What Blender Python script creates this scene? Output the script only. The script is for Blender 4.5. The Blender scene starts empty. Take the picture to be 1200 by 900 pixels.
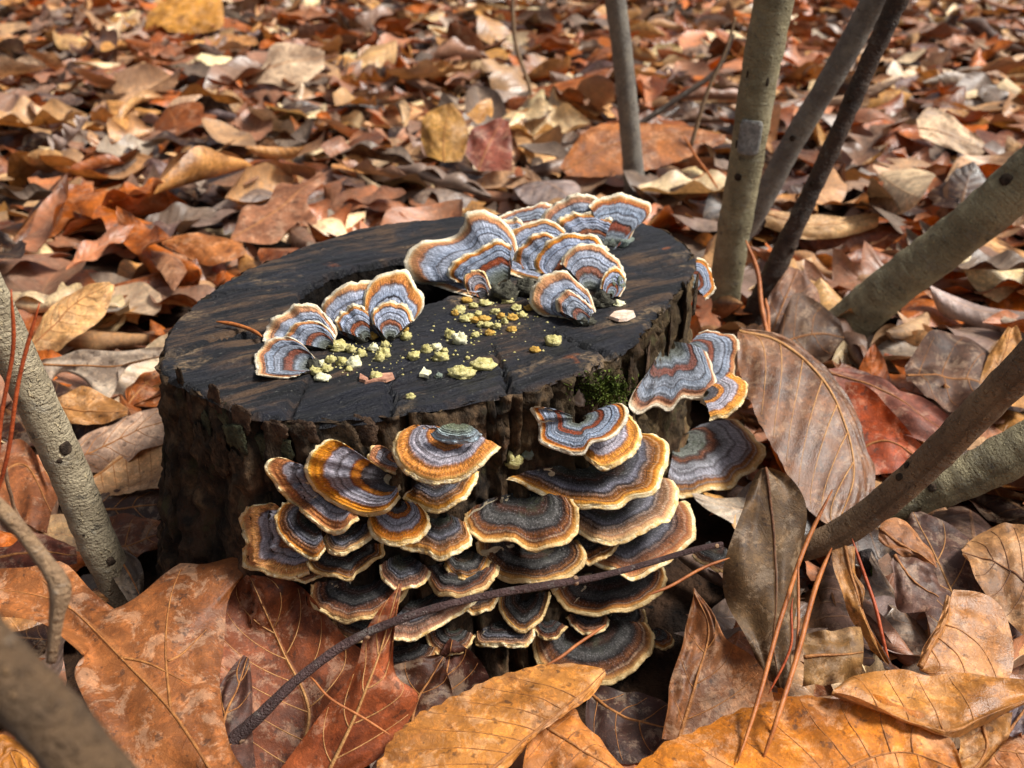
import bpy, math, random
import numpy as np
from mathutils import Vector, noise
from mathutils.bvhtree import BVHTree

# ------------------------------------------------------------------ camera, world, sun, exposure
S = bpy.context.scene
COL = S.collection
FPX, PITCH, CAMZ = 1152.0, math.radians(27.0), 0.265      # focal length in photo pixels, tilt, height (m)
CAM = np.array([0.0, 0.0, CAMZ])
FW = np.array([0, math.cos(PITCH), -math.sin(PITCH)])
UP = np.array([0, math.sin(PITCH), math.cos(PITCH)])
cd = bpy.data.cameras.new('camera')
cam = bpy.data.objects.new('camera', cd)
COL.objects.link(cam)
cam.location = CAM
cam.rotation_euler = (math.pi / 2 - PITCH, 0, 0)
cd.sensor_width = 36.0
cd.lens = 36.0 * FPX / 1200.0
cd.clip_start, cd.clip_end = 0.005, 600.0
cd.dof.use_dof = True
cd.dof.focus_distance = 0.345
cd.dof.aperture_fstop = 18.0
S.camera = cam

SUN_EL, SUN_AZ = math.radians(55), math.radians(100)       # azimuth clockwise from +Y (away from the camera)
W = bpy.data.worlds.new('World')
S.world = W
W.use_nodes = True
bg = W.node_tree.nodes['Background']
sky = W.node_tree.nodes.new('ShaderNodeTexSky')
sky.sky_type = 'NISHITA'
sky.sun_disc = False
sky.sun_elevation, sky.sun_rotation = SUN_EL, SUN_AZ
sky.air_density, sky.dust_density, sky.ozone_density = 0.7, 6.0, 0.6
hsv = W.node_tree.nodes.new('ShaderNodeHueSaturation')      # thin high cloud: the same sky, less blue
hsv.inputs['Saturation'].default_value = 0.4
W.node_tree.links.new(sky.outputs[0], hsv.inputs['Color'])
W.node_tree.links.new(hsv.outputs[0], bg.inputs[0])
bg.inputs[1].default_value = 0.085
sl = bpy.data.lights.new('sun', 'SUN')
sl.energy, sl.angle, sl.color = 4.5, math.radians(14), (1.0, 0.96, 0.89)
so = bpy.data.objects.new('sun', sl)
COL.objects.link(so)
sd = Vector((math.sin(SUN_AZ) * math.cos(SUN_EL), math.cos(SUN_AZ) * math.cos(SUN_EL), math.sin(SUN_EL)))
so.rotation_euler = sd.to_track_quat('Z', 'Y').to_euler()
so.location = (0.5, 0.5, 2)
S.view_settings.view_transform = 'Standard'
S.view_settings.look = 'None'
S.view_settings.exposure = 0.40
S.view_settings.gamma = 1.0
S.render.engine = 'CYCLES'
S.cycles.max_bounces = 6
S.cycles.transparent_max_bounces = 4

rng = np.random.default_rng(11)
random.seed(5)

# ------------------------------------------------------------------ helpers
def ray(px, py):
    x = (px - 600.0) / FPX
    y = -(py - 450.0) / FPX
    return np.array([x, 0, 0]) + UP * y + FW

def at_z(px, py, z):
    d = ray(px, py)
    return CAM + d * ((z - CAMZ) / d[2])

def at_y(px, py, y):
    d = ray(px, py)
    return CAM + d * (y / d[1])

def on_plane(px, py, P, n):
    d = ray(px, py)
    return float(np.dot(P - CAM, n) / np.dot(d, n)), d

def depth(p):
    return float(np.dot(np.asarray(p) - CAM, FW))

def to_px(p):
    q = np.asarray(p) - CAM
    dz = float(np.dot(q, FW))
    return 600 + FPX * q[0] / dz, 450 - FPX * float(np.dot(q, UP)) / dz

def nz(p, sc=1.0, oct=4):
    return noise.fractal(Vector(p) * sc, 1.0, 2.0, oct)

def smooth(pts, n, closed=False):
    """Catmull-Rom through the points, resampled to n points equally far apart."""
    P = np.array(pts, float)
    if len(P) == 2 and not closed:
        t = np.linspace(0, 1, n)[:, None]
        return P[0] * (1 - t) + P[1] * t
    if closed:
        Q = np.vstack([P[-1], P, P[0], P[1]])
    else:
        Q = np.vstack([2 * P[0] - P[1], P, 2 * P[-1] - P[-2]])
    out = []
    for i in range(1, len(Q) - 2):
        p0, p1, p2, p3 = Q[i - 1:i + 3]
        for t in np.linspace(0, 1, 12, endpoint=False):
            out.append(0.5 * (2 * p1 + (p2 - p0) * t + (2 * p0 - 5 * p1 + 4 * p2 - p3) * t * t + (3 * p1 - p0 - 3 * p2 + p3) * t ** 3))
    out.append(Q[-2])
    out = np.array(out)
    L = np.r_[0, np.cumsum(np.linalg.norm(np.diff(out[:, :3 if out.shape[1] > 2 else 2], axis=0), axis=1))]
    s = np.linspace(0, L[-1], n + 1)[:-1] if closed else np.linspace(0, L[-1], n)
    return np.stack([np.interp(s, L, out[:, k]) for k in range(out.shape[1])], 1)

def grid_faces(nu, nv, closed_v=False):
    f = []
    for i in range(nu - 1):
        for j in range(nv if closed_v else nv - 1):
            a, b = i * nv + j, i * nv + (j + 1) % nv
            f.append((a, b, b + nv, a + nv))
    return f

def make_mesh(name, verts, faces, mat, uv=None, tint=None, smooth_shade=True):
    me = bpy.data.meshes.new(name)
    me.from_pydata([tuple(map(float, v)) for v in verts], [], faces)
    if uv is not None:
        lay = me.uv_layers.new(name='UVMap')
        vi = np.empty(len(me.loops), np.int32)
        me.loops.foreach_get('vertex_index', vi)
        lay.data.foreach_set('uv', np.asarray(uv, np.float32)[vi].ravel())
    if tint is not None:
        a = me.color_attributes.new('tint', 'FLOAT_COLOR', 'POINT')
        c = np.ones((len(verts), 4), np.float32)
        c[:, :3] = tint
        a.data.foreach_set('color', c.ravel())
    me.materials.append(mat)
    if smooth_shade:
        me.polygons.foreach_set('use_smooth', np.ones(len(me.polygons), bool))
    me.update()
    return me

def obj(name, me, parent=None, loc=None):
    o = bpy.data.objects.new(name, me)
    COL.objects.link(o)
    if loc is not None:
        o.location = loc
    if parent is not None:
        o.parent = parent
    return o

def tag(o, label=None, cat=None, group=None, kind=None):
    for k, v in (('label', label), ('category', cat), ('group', group), ('kind', kind)):
        if v:
            o[k] = v
    return o

def hexc(h):
    c = [int(h[i:i + 2], 16) / 255 for i in (1, 3, 5)]
    return tuple(x / 12.92 if x <= 0.04045 else ((x + 0.055) / 1.055) ** 2.4 for x in c)

def tube(P, R, seg=14, bump=0.0, bsc=200.0, seed=0.0, caps=True):
    """Verts, faces, uv of a tube along P (n,3) with radii R (n)."""
    P = np.asarray(P, float)
    n = len(P)
    T = np.gradient(P, axis=0)
    T /= np.linalg.norm(T, axis=1)[:, None] + 1e-12
    ref = np.array([0, 0, 1.0]) if abs(T[0][2]) < 0.8 else np.array([0, 1.0, 0])
    V, UV = [], []
    a = np.cross(T[0], ref); a /= np.linalg.norm(a)
    Ls = np.r_[0, np.cumsum(np.linalg.norm(np.diff(P, axis=0), axis=1))]
    for i in range(n):
        a = a - T[i] * np.dot(a, T[i]); a /= np.linalg.norm(a)
        b = np.cross(T[i], a)
        for j in range(seg):
            th = 2 * math.pi * j / seg
            dv = a * math.cos(th) + b * math.sin(th)
            r = R[i]
            if bump:
                q = P[i] + dv * R[i]
                r = R[i] * (1 + bump * nz((q[0] + seed, q[1], q[2]), bsc, 3))
            V.append(P[i] + dv * r)
            UV.append((j / seg, Ls[i]))
    F = grid_faces(n, seg, True)
    if caps:
        V += [P[0], P[-1]]; UV += [(0, 0), (0, 1)]
        for j in range(seg):
            F.append((n * seg, (j + 1) % seg, j))
            F.append((n * seg + 1, (n - 1) * seg + j, (n - 1) * seg + (j + 1) % seg))
    return V, F, UV

class Geo:
    def __init__(s): s.v, s.f, s.uv = [], [], []
    def add(s, V, F, UV=None):
        k = len(s.v)
        s.v += list(V); s.f += [tuple(i + k for i in f) for f in F]
        s.uv += list(UV) if UV is not None else [(0, 0)] * len(V)

# ------------------------------------------------------------------ materials
class M:
    """A small node-tree writer."""
    def __init__(s, name):
        s.m = bpy.data.materials.new(name); s.m.use_nodes = True
        s.t = s.m.node_tree; s.b = s.t.nodes['Principled BSDF']; s.out = s.t.nodes['Material Output']
    def put(s, sock, v):
        if hasattr(v, 'is_output'):
            s.t.links.new(v, sock)
        elif isinstance(v, (tuple, list)):
            sock.default_value = tuple(v) if len(v) == len(sock.default_value) else tuple(v) + (1,)
        else:
            sock.default_value = v
    def n(s, typ, out=0, ins=None, **props):
        d = s.t.nodes.new('ShaderNode' + typ)
        for k, v in props.items():
            setattr(d, k, v)
        for k, v in (ins or {}).items():
            s.put(d.inputs[k], v)
        return d.outputs[out]
    def math(s, op, a, b=0.0, c=0.0):
        return s.n('Math', 0, {0: a, 1: b, 2: c}, operation=op)
    def noise(s, vec, scale, detail=4, rough=0.55, dist=0.0):
        return s.n('TexNoise', 0, {'Vector': vec, 'Scale': scale, 'Detail': detail, 'Roughness': rough, 'Distortion': dist})
    def voro(s, vec, scale, feature='F1', out=0):
        return s.n('TexVoronoi', out, {'Vector': vec, 'Scale': scale}, feature=feature)
    def rng(s, v, a, b, c=0.0, d=1.0, smooth=True):
        return s.n('MapRange', 0, {0: v, 1: a, 2: b, 3: c, 4: d}, interpolation_type='SMOOTHSTEP' if smooth else 'LINEAR')
    def mix(s, f, a, b, mode='MIX'):
        d = s.t.nodes.new('ShaderNodeMix'); d.data_type = 'RGBA'; d.blend_type = mode
        s.put(d.inputs[0], f); s.put(d.inputs[6], a); s.put(d.inputs[7], b)
        return d.outputs[2]
    def ramp(s, f, stops):
        d = s.t.nodes.new('ShaderNodeValToRGB'); e = d.color_ramp.elements
        while len(e) < len(stops): e.new(0.5)
        for k, (p, c) in zip(e, stops):
            k.position = p; k.color = (hexc(c) if isinstance(c, str) else c) + (1,)
        s.put(d.inputs[0], f)
        return d.outputs[0]
    def bump(s, h, strength, dist=0.001, normal=None):
        d = {'Strength': strength, 'Distance': dist, 'Height': h}
        if normal is not None: d['Normal'] = normal
        return s.n('Bump', 0, d)
    def obj(s): return s.n('TexCoord', 3)
    def uv(s): return s.n('TexCoord', 2)
    def sep(s, v):
        d = s.t.nodes.new('ShaderNodeSeparateXYZ'); s.put(d.inputs[0], v); return d.outputs
    def comb(s, x, y, z=0.0): return s.n('CombineXYZ', 0, {0: x, 1: y, 2: z})
    def vmul(s, v, k): return s.n('VectorMath', 0, {0: v, 1: k}, operation='MULTIPLY')
    def set(s, **k):
        for a, v in k.items():
            s.put(s.b.inputs[a.replace('_', ' ')], v)
        return s.m

def leaf_material(name, laterals=9.0, slant=1.5, gloss=0.0):
    m = M(name)
    tint = m.n('Attribute', 0, attribute_name='tint')
    u, v, _ = m.sep(m.uv())
    o = m.obj()
    rnd = m.n('ObjectInfo', 5)
    off = m.n('VectorMath', 0, {0: o, 1: m.comb(m.math('MULTIPLY', rnd, 7.0), rnd, 0.0)}, operation='ADD')
    a = m.math('MULTIPLY', m.math('ABSOLUTE', m.math('SUBTRACT', v, 0.5)), 2.0)
    big = m.noise(off, 38, 5, 0.6, 0.4)
    fine = m.noise(off, 420, 5, 0.65)
    spot = m.noise(off, 260, 3, 0.6)
    mid = m.rng(a, 0.02, 0.055, 1, 0)
    c = m.mix(m.rng(big, 0.3, 0.72), m.mix(1.0, tint, (0.50, 0.42, 0.38), 'MULTIPLY'), m.mix(1.0, tint, (1.35, 1.28, 1.2), 'MULTIPLY'))
    bleach = m.rng(m.noise(off, 85, 8, 0.78, 0.5), 0.51, 0.585)
    c = m.mix(m.math('MULTIPLY', bleach, 0.42 - gloss * .7), c, m.mix(0.5, m.mix(1.0, c, (1.9, 1.9, 1.9), 'MULTIPLY'), (0.60, 0.47, 0.33)))
    speck = m.rng(m.noise(off, 300, 7, 0.8, 0.4), 0.50, 0.57)
    c = m.mix(m.math('MULTIPLY', speck, 0.6), c, m.mix(1.0, c, (1.75, 1.65, 1.5), 'MULTIPLY'))
    dk = m.rng(m.noise(off, 66, 8, 0.78, 0.6), 0.54, 0.62)
    c = m.mix(m.math('MULTIPLY', dk, 0.55), c, m.mix(1.0, c, (0.36, 0.29, 0.26), 'MULTIPLY'))
    c = m.mix(m.math('MULTIPLY', m.rng(fine, 0.35, 0.7), 0.30), c, m.mix(1.0, c, (0.62, 0.55, 0.5), 'MULTIPLY'))
    c = m.mix(m.math('MULTIPLY', m.rng(spot, 0.60, 0.68), 0.6), c, (0.035, 0.018, 0.012))
    if laterals:
        q = m.math('FRACT', m.math('SUBTRACT', m.math('MULTIPLY', u, laterals), m.math('MULTIPLY', a, slant)))
        lat = m.rng(m.math('ABSOLUTE', m.math('SUBTRACT', q, 0.5)), 0.0, 0.075, 1, 0)
        lat = m.math('MULTIPLY', lat, m.rng(a, 0.75, 1.0, 1, 0.1))
        vein = m.math('MAXIMUM', mid, m.math('MULTIPLY', lat, 0.75))
        pleat = m.math('COSINE', m.math('MULTIPLY', q, 6.2832))
    else:
        vein, pleat = mid, m.math('MULTIPLY', mid, 0.0)
    c = m.mix(m.math('MULTIPLY', vein, 0.55), c, m.mix(0.5, m.mix(1.0, c, (1.7, 1.5, 1.3), 'MULTIPLY'), (0.36, 0.18, 0.07)))
    # the underside of a leaf is paler and matt
    back = m.n('NewGeometry', 6)
    c = m.mix(m.math('MULTIPLY', back, 0.28), c, (0.42, 0.32, 0.24))
    cells = m.voro(off, 900)
    net = m.rng(m.voro(off, 330, 'DISTANCE_TO_EDGE'), 0.0, 0.10, 1, 0)
    net2 = m.rng(m.voro(off, 120, 'DISTANCE_TO_EDGE'), 0.0, 0.035, 1, 0)
    net = m.math('MAXIMUM', m.math('MULTIPLY', net, 0.6), net2)
    c = m.mix(m.math('MULTIPLY', net, 0.24), c, m.mix(1.0, c, (0.45, 0.36, 0.30), 'MULTIPLY'))
    h = m.math('ADD', m.math('MULTIPLY', vein, 0.5), m.math('MULTIPLY', pleat, 0.35))
    h = m.math('ADD', h, m.math('ADD', m.math('MULTIPLY', fine, 0.35), m.math('MULTIPLY', net, 0.10)))
    h = m.math('ADD', h, m.math('MULTIPLY', m.noise(off, 1400, 3, 0.7), 0.5))
    m.set(Base_Color=c, Roughness=m.rng(big, 0.3, 0.7, 0.46 - gloss, 0.68 - gloss), Normal=m.bump(h, 0.5, 0.0008))
    m.set(Specular_IOR_Level=0.36 + gloss)
    tr = m.n('BsdfTranslucent', 0, {'Color': m.mix(1.0, c, (1.25, 0.85, 0.5), 'MULTIPLY')})
    mx = m.n('MixShader', 0, {0: 0.13, 1: m.b.outputs[0], 2: tr})
    m.t.links.new(mx, m.out.inputs[0])
    return m.m

def stem_material(name, c1, c2, c3, sc=1.0, rough=0.75):
    m = M(name)
    o = m.obj()
    u, v, _ = m.sep(m.uv())
    ring = m.noise(m.comb(m.math('MULTIPLY', u, 9), m.math('MULTIPLY', v, 700 * sc)), 1.0, 4, 0.6)
    grit = m.noise(o, 900 * sc, 4, 0.6)
    big = m.noise(o, 50 * sc, 4, 0.6, 0.5)
    lent = m.rng(m.noise(m.vmul(o, (1, 1, 0.7)), 520 * sc, 2, 0.5), 0.60, 0.68)
    c = m.mix(m.rng(big, 0.35, 0.68), c1, c2)
    c = m.mix(m.math('MULTIPLY', m.rng(ring, 0.5, 0.75), 0.45), c, c3)
    c = m.mix(m.math('MULTIPLY', m.rng(grit, 0.3, 0.7), 0.5), c, m.mix(1.0, c, (0.5, 0.47, 0.45), 'MULTIPLY'))
    c = m.mix(m.math('MULTIPLY', lent, 0.6), c, m.mix(1.0, c, (1.7, 1.65, 1.5), 'MULTIPLY'))
    c = m.mix(m.math('MULTIPLY', m.rng(m.noise(o, 120 * sc, 6, 0.75), 0.58, 0.68), 0.7), c, (0.02, 0.016, 0.014))
    lich = m.math('MULTIPLY', m.rng(m.noise(o, 75 * sc, 7, 0.75, 0.6), 0.53, 0.62), m.rng(grit, 0.38, 0.6))
    c = m.mix(m.math('MULTIPLY', lich, 0.5), c, m.mix(0.5, c, (0.50, 0.49, 0.43)))
    h = m.math('ADD', m.math('MULTIPLY', grit, 1.0), m.math('ADD', m.math('MULTIPLY', ring, 0.9), m.math('MULTIPLY', lent, 0.8)))
    return m.set(Base_Color=c, Roughness=rough, Normal=m.bump(h, 1.0, 0.0019))

def cap_material(name, stops, fuzz=0.5, hair=0.8, shift=0.13):
    m = M(name)
    s, t, _ = m.sep(m.uv())
    o = m.obj()
    rnd = m.n('ObjectInfo', 5)
    w = m.math('MULTIPLY', m.math('SUBTRACT', m.noise(o, 130, 3, 0.55), 0.5), 0.15)
    w2 = m.math('MULTIPLY', m.math('SUBTRACT', m.noise(m.comb(m.math('MULTIPLY', s, 34), m.math('MULTIPLY', t, 3), m.math('MULTIPLY', rnd, 30)), 1.0, 3), 0.5), 0.055)
    w3 = m.math('MULTIPLY', m.math('SUBTRACT', m.noise(o, 700, 3, 0.6), 0.5), 0.03)
    edge = m.rng(t, 0.72, 0.95, 1.0, 0.45)
    tt = m.math('ADD', t, m.math('MULTIPLY', m.math('ADD', w, m.math('ADD', w2, w3)), edge))
    tt = m.math('ADD', tt, m.math('MULTIPLY', m.math('MULTIPLY', m.math('SUBTRACT', rnd, 0.5), shift), m.rng(t, 0.7, 0.95, 1, 0)))
    c = m.ramp(tt, stops)
    fib = m.noise(m.comb(m.math('MULTIPLY', s, 150), m.math('MULTIPLY', t, 9), m.math('MULTIPLY', rnd, 9)), 1.0, 3, 0.6)
    gr = m.noise(o, 1500, 3, 0.7)
    f = m.math('ADD', m.math('MULTIPLY', fib, 0.6), m.math('MULTIPLY', gr, 0.4))
    felt = m.rng(t, 0.80, 0.92, 1.0, 0.45)
    c = m.mix(m.math('MULTIPLY', hair, felt), c, m.mix(1.0, c, m.ramp(f, [(0.34, (0.22, 0.19, 0.20)), (0.5, (0.95, 0.95, 0.95)), (0.64, (2.3, 2.2, 2.2))]), 'MULTIPLY'))
    c = m.mix(m.math('MULTIPLY', m.math('MULTIPLY', felt, m.rng(gr, 0.56, 0.68)), 0.22), c, (0.55, 0.53, 0.56))
    zone = m.math('SINE', m.math('MULTIPLY', tt, 62.0))
    line = m.rng(m.noise(m.comb(m.math('MULTIPLY', tt, 17), m.math('MULTIPLY', rnd, 40), m.math('MULTIPLY', s, 1.2)), 1.0, 2), 0.33, 0.39, 1, 0)
    c = m.mix(m.math('MULTIPLY', line, 0.6), c, m.mix(1.0, c, (0.30, 0.24, 0.26), 'MULTIPLY'))
    blot = m.rng(m.noise(o, 200, 4, 0.6), 0.5, 0.75)
    c = m.mix(m.math('MULTIPLY', blot, 0.35), c, m.mix(1.0, c, (0.55, 0.47, 0.45), 'MULTIPLY'))
    rv = m.n('TexWhiteNoise', 0, {'W': m.math('MULTIPLY', rnd, 91.7)}, noise_dimensions='1D')
    rv2 = m.n('TexWhiteNoise', 0, {'W': m.math('MULTIPLY', rnd, 37.3)}, noise_dimensions='1D')
    hs = m.n('HueSaturation', 0, {'Hue': m.rng(rv2, 0, 1, 0.491, 0.508, False), 'Saturation': m.rng(rv, 0, 1, 0.8, 1.06, False), 'Value': m.rng(rv2, 0, 1, 0.78, 1.12, False), 'Color': c})
    alg = m.math('MULTIPLY', m.rng(m.noise(m.n('VectorMath', 0, {0: o, 1: m.comb(rnd, rv, rv2)}, operation='ADD'), 95, 5, 0.7), 0.54, 0.66), m.rng(t, 0.05, 0.7, 0.65, 0.0))
    c = m.mix(alg, hs, (0.055, 0.065, 0.035))
    h = m.math('ADD', m.math('MULTIPLY', f, 1.0), m.math('MULTIPLY', zone, 0.22))
    h = m.math('SUBTRACT', h, m.math('MULTIPLY', line, 0.5))
    return m.set(Base_Color=c, Roughness=0.82, Specular_IOR_Level=0.3, Sheen_Weight=0.06, Normal=m.bump(h, 0.75, 0.0010))

def plain(name, c1, c2, sc, rough=0.8, bs=0.5, bd=0.001, spec=0.4, c3=None):
    m = M(name)
    o = m.obj()
    f = m.noise(o, sc, 5, 0.62, 0.3)
    c = m.mix(m.rng(f, 0.32, 0.68), hexc(c1), hexc(c2))
    if c3:
        c = m.mix(m.rng(m.noise(o, sc * 3.1, 4, 0.6), 0.58, 0.7), c, hexc(c3))
    return m.set(Base_Color=c, Roughness=rough, Specular_IOR_Level=spec, Normal=m.bump(m.noise(o, sc * 4, 4, 0.6), bs, bd))

LEAF = leaf_material('leaf_skin', gloss=0.2)
LEAF_HERO = leaf_material('leaf_skin_wide', 0)
LEAF_SHINY = leaf_material('leaf_skin_wide_shiny', 0, gloss=0.13)
VEIN = plain('leaf_vein', '#7a4a22', '#a8703a', 300, 0.6)
VEIN_PALE = plain('leaf_vein_pale', '#9a6a3a', '#c0905a', 300, 0.6)
VEIN_DARK = plain('leaf_vein_dark', '#4a2a16', '#6e4424', 300, 0.6)
BARK_GREY = stem_material('grey_green_bark', hexc('#928868'), hexc('#b8ac86'), hexc('#665e48'))
BARK_GREY2 = stem_material('grey_bark', hexc('#76706a'), hexc('#969084'), hexc('#544e48'))
BARK_TAN = stem_material('tan_grey_bark', hexc('#94866c'), hexc('#bcae90'), hexc('#665a48'))
BARK_NEAR = stem_material('near_branch_bark', hexc('#54402a'), hexc('#6c5236'), hexc('#38291a'))
BARK_BROWN = stem_material('brown_twig_bark', hexc('#8a6e52'), hexc('#ac8c68'), hexc('#644c38'))
BARK_DARK = stem_material('dark_twig_bark', hexc('#3a2c24'), hexc('#584436'), hexc('#8a7058'))
BARK_PURPLE = stem_material('purple_twig_bark', hexc('#4a3230'), hexc('#644a48'), hexc('#2e2222'), 1.6, 0.55)
BARK_BLACK = stem_material('rotten_twig_bark', hexc('#1c1614'), hexc('#3a2420'), hexc('#120e0c'))
NEEDLE = plain('pine_needle_skin', '#8a4a20', '#b06a34', 120, 0.5)
NEEDLE_RED = plain('red_needle_skin', '#8a3a1c', '#b0522a', 120, 0.5)
SOIL = plain('forest_soil', '#1a120d', '#3a281b', 60, 0.95, 1.0, 0.004, 0.2, '#0c0807')
PORE = plain('pore_surface_skin', '#a99a80', '#d0c4a8', 400, 0.9, 0.6, 0.0006, 0.2)
MARGIN_WARM = plain('warm_margin', '#d0a866', '#ecdcb4', 330, 0.85, 0.8, 0.0008, 0.2, '#f6eed8')
MARGIN_PALE = plain('pale_margin', '#c4b498', '#e8dec8', 330, 0.85, 0.8, 0.0008, 0.2, '#f6f0e4')
MARGIN_TAN = plain('tan_margin', '#bd9862', '#e0c490', 330, 0.85, 0.8, 0.0008, 0.2, '#efe0bc')
CRUMB = plain('yellow_green_crumb_skin', '#a39a5c', '#d0c68c', 420, 0.85, 0.9, 0.0008, 0.25, '#e6e0ba')
CRUMB_PALE = plain('pale_crumb_skin', '#c0bc90', '#e0dcc0', 500, 0.8, 0.7, 0.0006, 0.3)
CRUMB_ORANGE = plain('orange_crumb_skin', '#96702c', '#c8a04c', 500, 0.8, 0.7, 0.0006, 0.3, '#c8bc80')
FLAKE = plain('pale_wood_flake_skin', '#b89a84', '#dcc8b8', 300, 0.85)
FLAKE_RED = plain('reddish_wood_flake_skin', '#8a5c48', '#b88a72', 300, 0.85)
MOSS = plain('moss_skin', '#3c4a1a', '#6c7a34', 300, 0.95, 0.9, 0.001, 0.2)
CRUST = plain('grey_crust_skin', '#2c2a24', '#5e5c50', 300, 0.9, 1.0, 0.0012, 0.2, '#1c1b18')
GREENKNOB = plain('algae_crust_skin', '#5e6452', '#7f8a86', 260, 0.9, 0.9, 0.001, 0.2)

CAP = {
 'lav': (cap_material('slate_lilac_cap', [(0, '#4c5046'), (.10, '#656c68'), (.22, '#7b8593'), (.27, '#4a4448'), (.30, '#74381c'), (.39, '#80401f'), (.42, '#302a30'), (.45, '#6f7684'), (.58, '#8b94a6'), (.61, '#3a383f'), (.64, '#7c899f'), (.78, '#8b92a2'), (.81, '#6a5048'), (.83, '#9c5a1e'), (.90, '#b4752e'), (.935, '#cda874'), (1, '#e6d8b8')]), MARGIN_PALE),
 'org': (cap_material('orange_banded_cap', [(0, '#2c2a2c'), (.14, '#4a474c'), (.22, '#2c1f1c'), (.26, '#a05c14'), (.34, '#a8641a'), (.37, '#6c3a26'), (.40, '#7c7a84'), (.50, '#918f99'), (.53, '#4a4246'), (.56, '#8a868e'), (.68, '#948e98'), (.72, '#7a5546'), (.75, '#a5641c'), (.83, '#b87218'), (.90, '#b06a20'), (.94, '#d2a050'), (1, '#e8d49c')]), MARGIN_WARM),
 'grn': (cap_material('algae_green_cap', [(0, '#4c5538'), (.35, '#6a7458'), (.6, '#7c8a80'), (.85, '#93a4b0'), (1, '#a8b6c0')]), plain('blue_white_margin', '#8a9aa6', '#b4c0c8', 330, 0.85, 0.8, 0.0008, 0.2)),
 'dark': (cap_material('dark_cap', [(0, '#0f100c'), (.18, '#1a1612'), (.30, '#3c1e0e'), (.38, '#26170f'), (.44, '#2b2a28'), (.55, '#4a4846'), (.62, '#343130'), (.66, '#1a1211'), (.72, '#4c2a12'), (.78, '#6a3e18'), (.82, '#4a2714'), (.85, '#8f7358'), (.87, '#6c3f1c'), (.92, '#a87234'), (1, '#cfa868')], shift=0.15), MARGIN_TAN),
 'brn': (cap_material('brown_cap', [(0, '#1c2018'), (.22, '#23261f'), (.34, '#34190c'), (.42, '#1b1413'), (.50, '#3b3b40'), (.60, '#5b5a64'), (.65, '#2a2122'), (.69, '#70594c'), (.73, '#523016'), (.82, '#7a4a1c'), (.86, '#8f6a48'), (.88, '#8a4c16'), (.93, '#bd8440'), (1, '#dfbe80')], shift=0.15), MARGIN_WARM),
 'gry': (cap_material('grey_zoned_cap', [(0, '#4c4f48'), (.14, '#62665f'), (.20, '#3a2520'), (.26, '#6a3418'), (.31, '#3a2b2a'), (.36, '#66666a'), (.48, '#84858c'), (.52, '#4c484c'), (.56, '#7f7f88'), (.66, '#8b8b94'), (.70, '#5a4c4a'), (.74, '#7e7a80'), (.78, '#6c3c1e'), (.83, '#87501f'), (.86, '#8d7c72'), (.89, '#8d5724'), (.94, '#c89a5c'), (1, '#e0c898')]), MARGIN_WARM),
}

# ------------------------------------------------------------------ ground
def ground_z(x, y):
    far = max(0.0, y - 0.7)
    return 0.010 * noise.noise(Vector((x * 3.1, y * 3.1, 0.3))) * min(1, far * 2) + 0.004 * noise.noise(Vector((x * 14, y * 14, 2))) - 0.006 - 0.024 * math.exp(-((x - .02) ** 2 + (y - .25) ** 2) / .0075)

gx = np.r_[np.linspace(-250, -4, 12), np.linspace(-3.6, -.55, 40), np.linspace(-.5, .5, 70), np.linspace(.55, 3.6, 40), np.linspace(4, 250, 12)]
gy = np.r_[np.linspace(-250, -1.2, 10), np.linspace(-1.0, -.05, 14), np.linspace(0, .7, 50), np.linspace(.75, 5, 60), np.linspace(5.5, 300, 14)]
gv = [(x, y, ground_z(x, y)) for y in gy for x in gx]
g = obj('ground', make_mesh('ground', gv, grid_faces(len(gy), len(gx)), SOIL))
tag(g, 'dark crumbly forest soil under the fallen leaves', kind='structure')

# ------------------------------------------------------------------ the stump
H = 0.110
rim_px = [(187, 430), (190, 403), (203, 378), (235, 348), (275, 322), (320, 302), (370, 284), (420, 268), (470, 259), (520, 254), (580, 250), (640, 249),
          (700, 252), (760, 262), (792, 275), (811, 292), (817, 310), (809, 326), (790, 345), (752, 392), (717, 420), (663, 442), (600, 459), (530, 474),
          (450, 487), (380, 493), (330, 489), (292, 490), (262, 474), (236, 460), (210, 447), (194, 439)]
hole_px = [(349, 354), (358, 338), (378, 324), (405, 315), (440, 306), (475, 301), (515, 300), (550, 308), (566, 324), (556, 338), (520, 348), (485, 360), (440, 372), (390, 374), (360, 366)]
rim = np.array([at_z(x, y, H)[:2] for x, y in rim_px])
hole = np.array([at_z(x, y, H)[:2] for x, y in hole_px])
SC = rim.mean(0) * 0.5 + (rim.max(0) + rim.min(0)) * 0.25
HC = hole.mean(0)
NA = 420
TH = np.linspace(0, 2 * math.pi, NA, endpoint=False)

def polar(P, c):
    q = smooth(P, 600, True) - c
    a = np.arctan2(q[:, 1], q[:, 0]) % (2 * math.pi)
    r = np.hypot(q[:, 0], q[:, 1])
    i = np.argsort(a)
    return np.interp(TH, a[i], r[i], period=2 * math.pi)

RR = polar(rim, SC)
RH = polar(hole, HC)
RR = RR + np.array([0.0016 * noise.noise(Vector((math.cos(t) * 9, math.sin(t) * 9, 0))) + 0.0008 * noise.noise(Vector((math.cos(t) * 30, math.sin(t) * 30, 0))) for t in TH])
RH = RH + np.array([0.0022 * noise.noise(Vector((math.cos(t) * 6, math.sin(t) * 6, 4))) + 0.001 * noise.noise(Vector((math.cos(t) * 20, math.sin(t) * 20, 4))) for t in TH])

stump = obj('tree_stump', None, None, (SC[0], SC[1], 0))
tag(stump, 'old hollow black-topped tree stump overgrown with banded bracket fungi', 'tree stump')

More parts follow.
